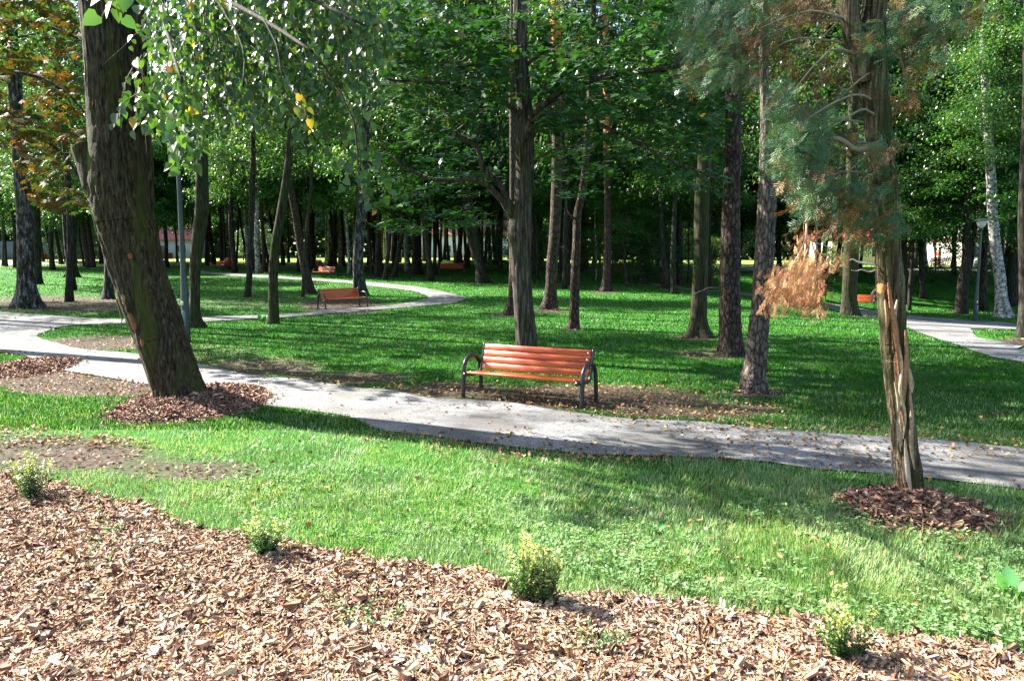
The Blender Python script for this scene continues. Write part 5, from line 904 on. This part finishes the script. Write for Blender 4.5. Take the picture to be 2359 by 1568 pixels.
# broad leaved weeds in the near lawn
def weeds(n, poly, label, name='ground_cover', size=.033, per=6, h=.06, pal=None):
    q = in_px(n, poly); px, py = q[:, 0], q[:, 1]; d = np.stack([(px-1179)/1791, cp+(784-py)/1791*sp, -sp+(784-py)/1791*cp], 1); t = -CH/d[:, 2]; x, y = d[:, 0]*t, d[:, 1]*t; k = rng.random(n) < np.clip(2.6*(fbm(x*1.3, y*1.3, 66)-.33), 0, 1); x, y = x[k], y[k]; n = len(x)
    c = np.repeat(np.stack([x, y, H(x, y)+h*rng.uniform(.5, 1.3, n)], 1), per, 0); m = len(c); az = rng.uniform(0, 6.28, m); u = np.stack([np.cos(az), np.sin(az), rng.uniform(-.2, .6, m)], 1)
    mb = MB(); mb.raw(*scatter([(0, 0, 0), (.3, -.26, .04), (.7, -.2, .03), (1, 0, -.06), (.7, .2, .03), (.3, .26, .04)], [(0, 1, 2, 3), (0, 3, 4, 5)], c+u*.008+rng.normal(0, .01, (m, 3)), u, rng.normal(0, .3, (m, 3))+np.array([0, 0, 1.]), size*rng.uniform(.5, 1.4, m), pick(pal or [(3, (.16, .30, .10)), (2, (.26, .40, .17)), (1, (.08, .19, .05))], m)))
    return tag(mb.build(name, M['near_grass']), kind='stuff', label=label)
weeds(3000, [(1250, 1180), (1700, 1150), (2000, 1180), (2358, 1250), (2500, 1500), (2200, 1490), (1700, 1400), (1350, 1340), (1200, 1280)], 'pale green broad leaved weeds among the grass in front')
weeds(900, [(380, 1060), (1200, 1100), (1250, 1300), (800, 1250), (500, 1180)], 'small weeds in the grass at the left', 'weeds', size=.028)
for i, (poly, lab) in enumerate((([(195, 1190), (270, 1190), (280, 1330), (210, 1340)], 'sprigs of green creeper on the mulch near the left'), ([(740, 1390), (920, 1400), (900, 1480), (830, 1480)], 'sprigs of green creeper on the mulch in the middle'), ([(1320, 1470), (1420, 1480), (1420, 1530), (1340, 1520)], 'sprigs of green creeper on the mulch right of the middle'))):
    q = in_px(26, poly); c = np.array([at(a, b) for a, b in q]); r0 = c.mean(0); r = empty('creeper_plant', r0, label=lab, cat='plant'); mb = MB(); pos = []; u = []
    for p in c:
        az = rng.uniform(0, 6.28); d = np.array([math.cos(az), math.sin(az), .45]); P = [p+d*l+np.array([0, 0, .05]) for l in (0, .06, .11)]; mb.tube(np.array(P)-r0, .0016, 3, (.06, .08, .03), 1)
        for s in range(9): pos.append(P[0]+d*.012*s+np.array([0, 0, .01])); u.append(rng.normal(0, 1, 3)+np.array([0, 0, .3]))
    mb.raw(*scatter(*RHOMB, np.array(pos)-r0, np.array(u), rnd3(len(pos))+np.array([0, 0, 1]), rng.uniform(.014, .026, len(pos)), pick([(2, (.10, .22, .09)), (1, (.2, .32, .16))], len(pos)))); mb.build('foliage', [M['grass'], M['twig']], r)
# ------------------------------------------------------------------ dwarf golden privets along the bed edge
def privet(px, py, hh, ww, n, lab, seed):
    b = at(px, py); b[2] += .04; r = empty('dwarf_privet', b, label=lab, cat='shrub', group='dwarf golden shrubs along the bed'); mb = MB(); pos = []; u = []; ns = 26
    for s in range(ns):
        az = rng.uniform(0, 6.28); sp_ = rng.random()**.6*ww/2; top = hh*rng.uniform(.5, 1.15)*(1-.35*(sp_/(ww/2))**2); P = smooth([(0.02*math.cos(az), .02*math.sin(az), -.02), (sp_*.65*math.cos(az), sp_*.65*math.sin(az), top*.45), (sp_*math.cos(az), sp_*math.sin(az), top)], 4); mb.tube(P, np.linspace(.0035, .001, len(P)), 4, (.10, .07, .04), 1)
        m = n//ns; t = rng.uniform(.12, 1, m); pp = np.stack([np.interp(t, np.linspace(0, 1, len(P)), P[:, k]) for k in range(3)], 1); a2 = rng.uniform(0, 6.28, m); o_ = np.stack([np.cos(a2), np.sin(a2), .5+0*a2], 1); pos.append(pp+o_*.010); u.append(o_+rng.normal(0, .2, (m, 3)))
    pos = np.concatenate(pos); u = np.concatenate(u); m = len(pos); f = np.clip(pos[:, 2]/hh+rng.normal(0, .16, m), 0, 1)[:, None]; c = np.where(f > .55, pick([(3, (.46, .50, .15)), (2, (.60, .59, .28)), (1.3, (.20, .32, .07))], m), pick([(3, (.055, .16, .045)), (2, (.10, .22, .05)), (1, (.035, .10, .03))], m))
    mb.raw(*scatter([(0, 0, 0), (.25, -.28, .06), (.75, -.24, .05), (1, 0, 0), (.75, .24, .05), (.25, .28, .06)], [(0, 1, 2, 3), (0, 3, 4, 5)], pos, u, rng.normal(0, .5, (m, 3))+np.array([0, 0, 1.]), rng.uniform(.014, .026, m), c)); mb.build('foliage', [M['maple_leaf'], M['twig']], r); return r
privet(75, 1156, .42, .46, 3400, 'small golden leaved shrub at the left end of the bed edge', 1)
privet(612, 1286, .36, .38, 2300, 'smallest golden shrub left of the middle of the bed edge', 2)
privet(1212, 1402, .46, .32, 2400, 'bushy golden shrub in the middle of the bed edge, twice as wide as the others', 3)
_p = privet(1272, 1400, .38, .30, 1900, None, 3)
for ch in list(SC.objects):
    if ch.parent == _p: ch.parent = [o for o in SC.objects if o.get('label', '').startswith('bushy golden')][0]; ch.location = (.13, -.01, 0); ch.name = 'foliage'
bpy.data.objects.remove(_p)
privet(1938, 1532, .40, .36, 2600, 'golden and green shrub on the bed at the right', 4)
# leaves sprouting at the olive trunk's foot, and a broad leaved burdock at the right edge
def rosette(px, py, n, size, lab, name='leafy_plant', up=.5):
    b = at(px, py); r = empty(name, b, label=lab, cat='plant'); mb = MB(); az = rng.uniform(0, 6.28, n); u = np.stack([np.cos(az), np.sin(az), up*rng.uniform(.2, 1.4, n)], 1); p = np.stack([np.cos(az), np.sin(az), .5+0*az], 1)*size*.5
    for q in p: mb.tube([(0, 0, -.01), q*.6+np.array([0, 0, size*.25]), q+np.array([0, 0, size*.2])], .003+size*.01, 4, (.12, .2, .06), 1)
    mb.raw(*scatter(*HEART, p+np.array([0, 0, size*.2]), u, rng.normal(0, .25, (n, 3))+np.array([0, -.3, 1.]), size*rng.uniform(.7, 1.2, n), pick([(1, (.10, .26, .09)), (1, (.14, .32, .11))], n))); mb.build('leaf', [M['grass'], M['twig']], r); return r
rosette(605, 741, 12, .17, 'pale leaves sprouting at the foot of the olive trunk', up=1.5)
rosette(2335, 1380, 6, .13, 'broad leaved burdock in the grass at the right edge', up=2); rosette(1510, 1225, 9, .06, 'low broad leaved plant in the middle of the near grass')
# twigs on the ground
for L_, lab, rad_ in (([(305, 1430), (360, 1400), (420, 1375), (500, 1350), (560, 1330)], 'thin dark twig lying across the bark chips at the left', .004), ([(235, 1012), (330, 1035), (440, 1040), (545, 1046)], 'thin twig lying in the grass at the left', .004), ([(1100, 893), (1135, 888), (1152, 881)], 'short brown stick lying under the bench', .016)):
    P = np.array([at(a, b) for a, b in L_]); P[:, 2] += .06 if on_bed(P[:1, 0], P[:1, 1])[0] else .02; P = wob(smooth(P, 4), .006); r0 = P[0].copy(); mb = MB(); mb.tube(P-r0, np.linspace(rad_, rad_*.5, len(P)), 6, (.07, .05, .04)); o_ = mb.build('fallen_twig', M['twig'], None, True, r0); tag(o_, lab, 'twig')
for px, py, s_, lab in ((360, 1520, .12, 'pale piece of bare wood lying on the bark chips at the lower left'), (375, 1475, .07, 'white sliver of wood above the pale piece at the lower left'), (130, 1545, .09, 'pale wood piece in the lower left corner'), (840, 1468, .06, 'small pale stone on the mulch below the middle')):
    b = at(px, py); b[2] += .07; V, L_, T_, C_ = scatter(*CHIP, np.zeros((1, 3)), np.array([[.35, -1, .1]]), np.array([[0, 0, 1.]]), s_, np.array([[.62, .55, .45]]), wid=s_*.38, jit=.07); o_ = link('wood_piece', mesh('wood_piece', V, L_, T_, M['wood_raw'], C_), None, b); md = o_.modifiers.new('bev', 'BEVEL'); md.width = .008; md.segments = 2; tag(o_, lab, 'wood chip')
print('objects', len(SC.objects))
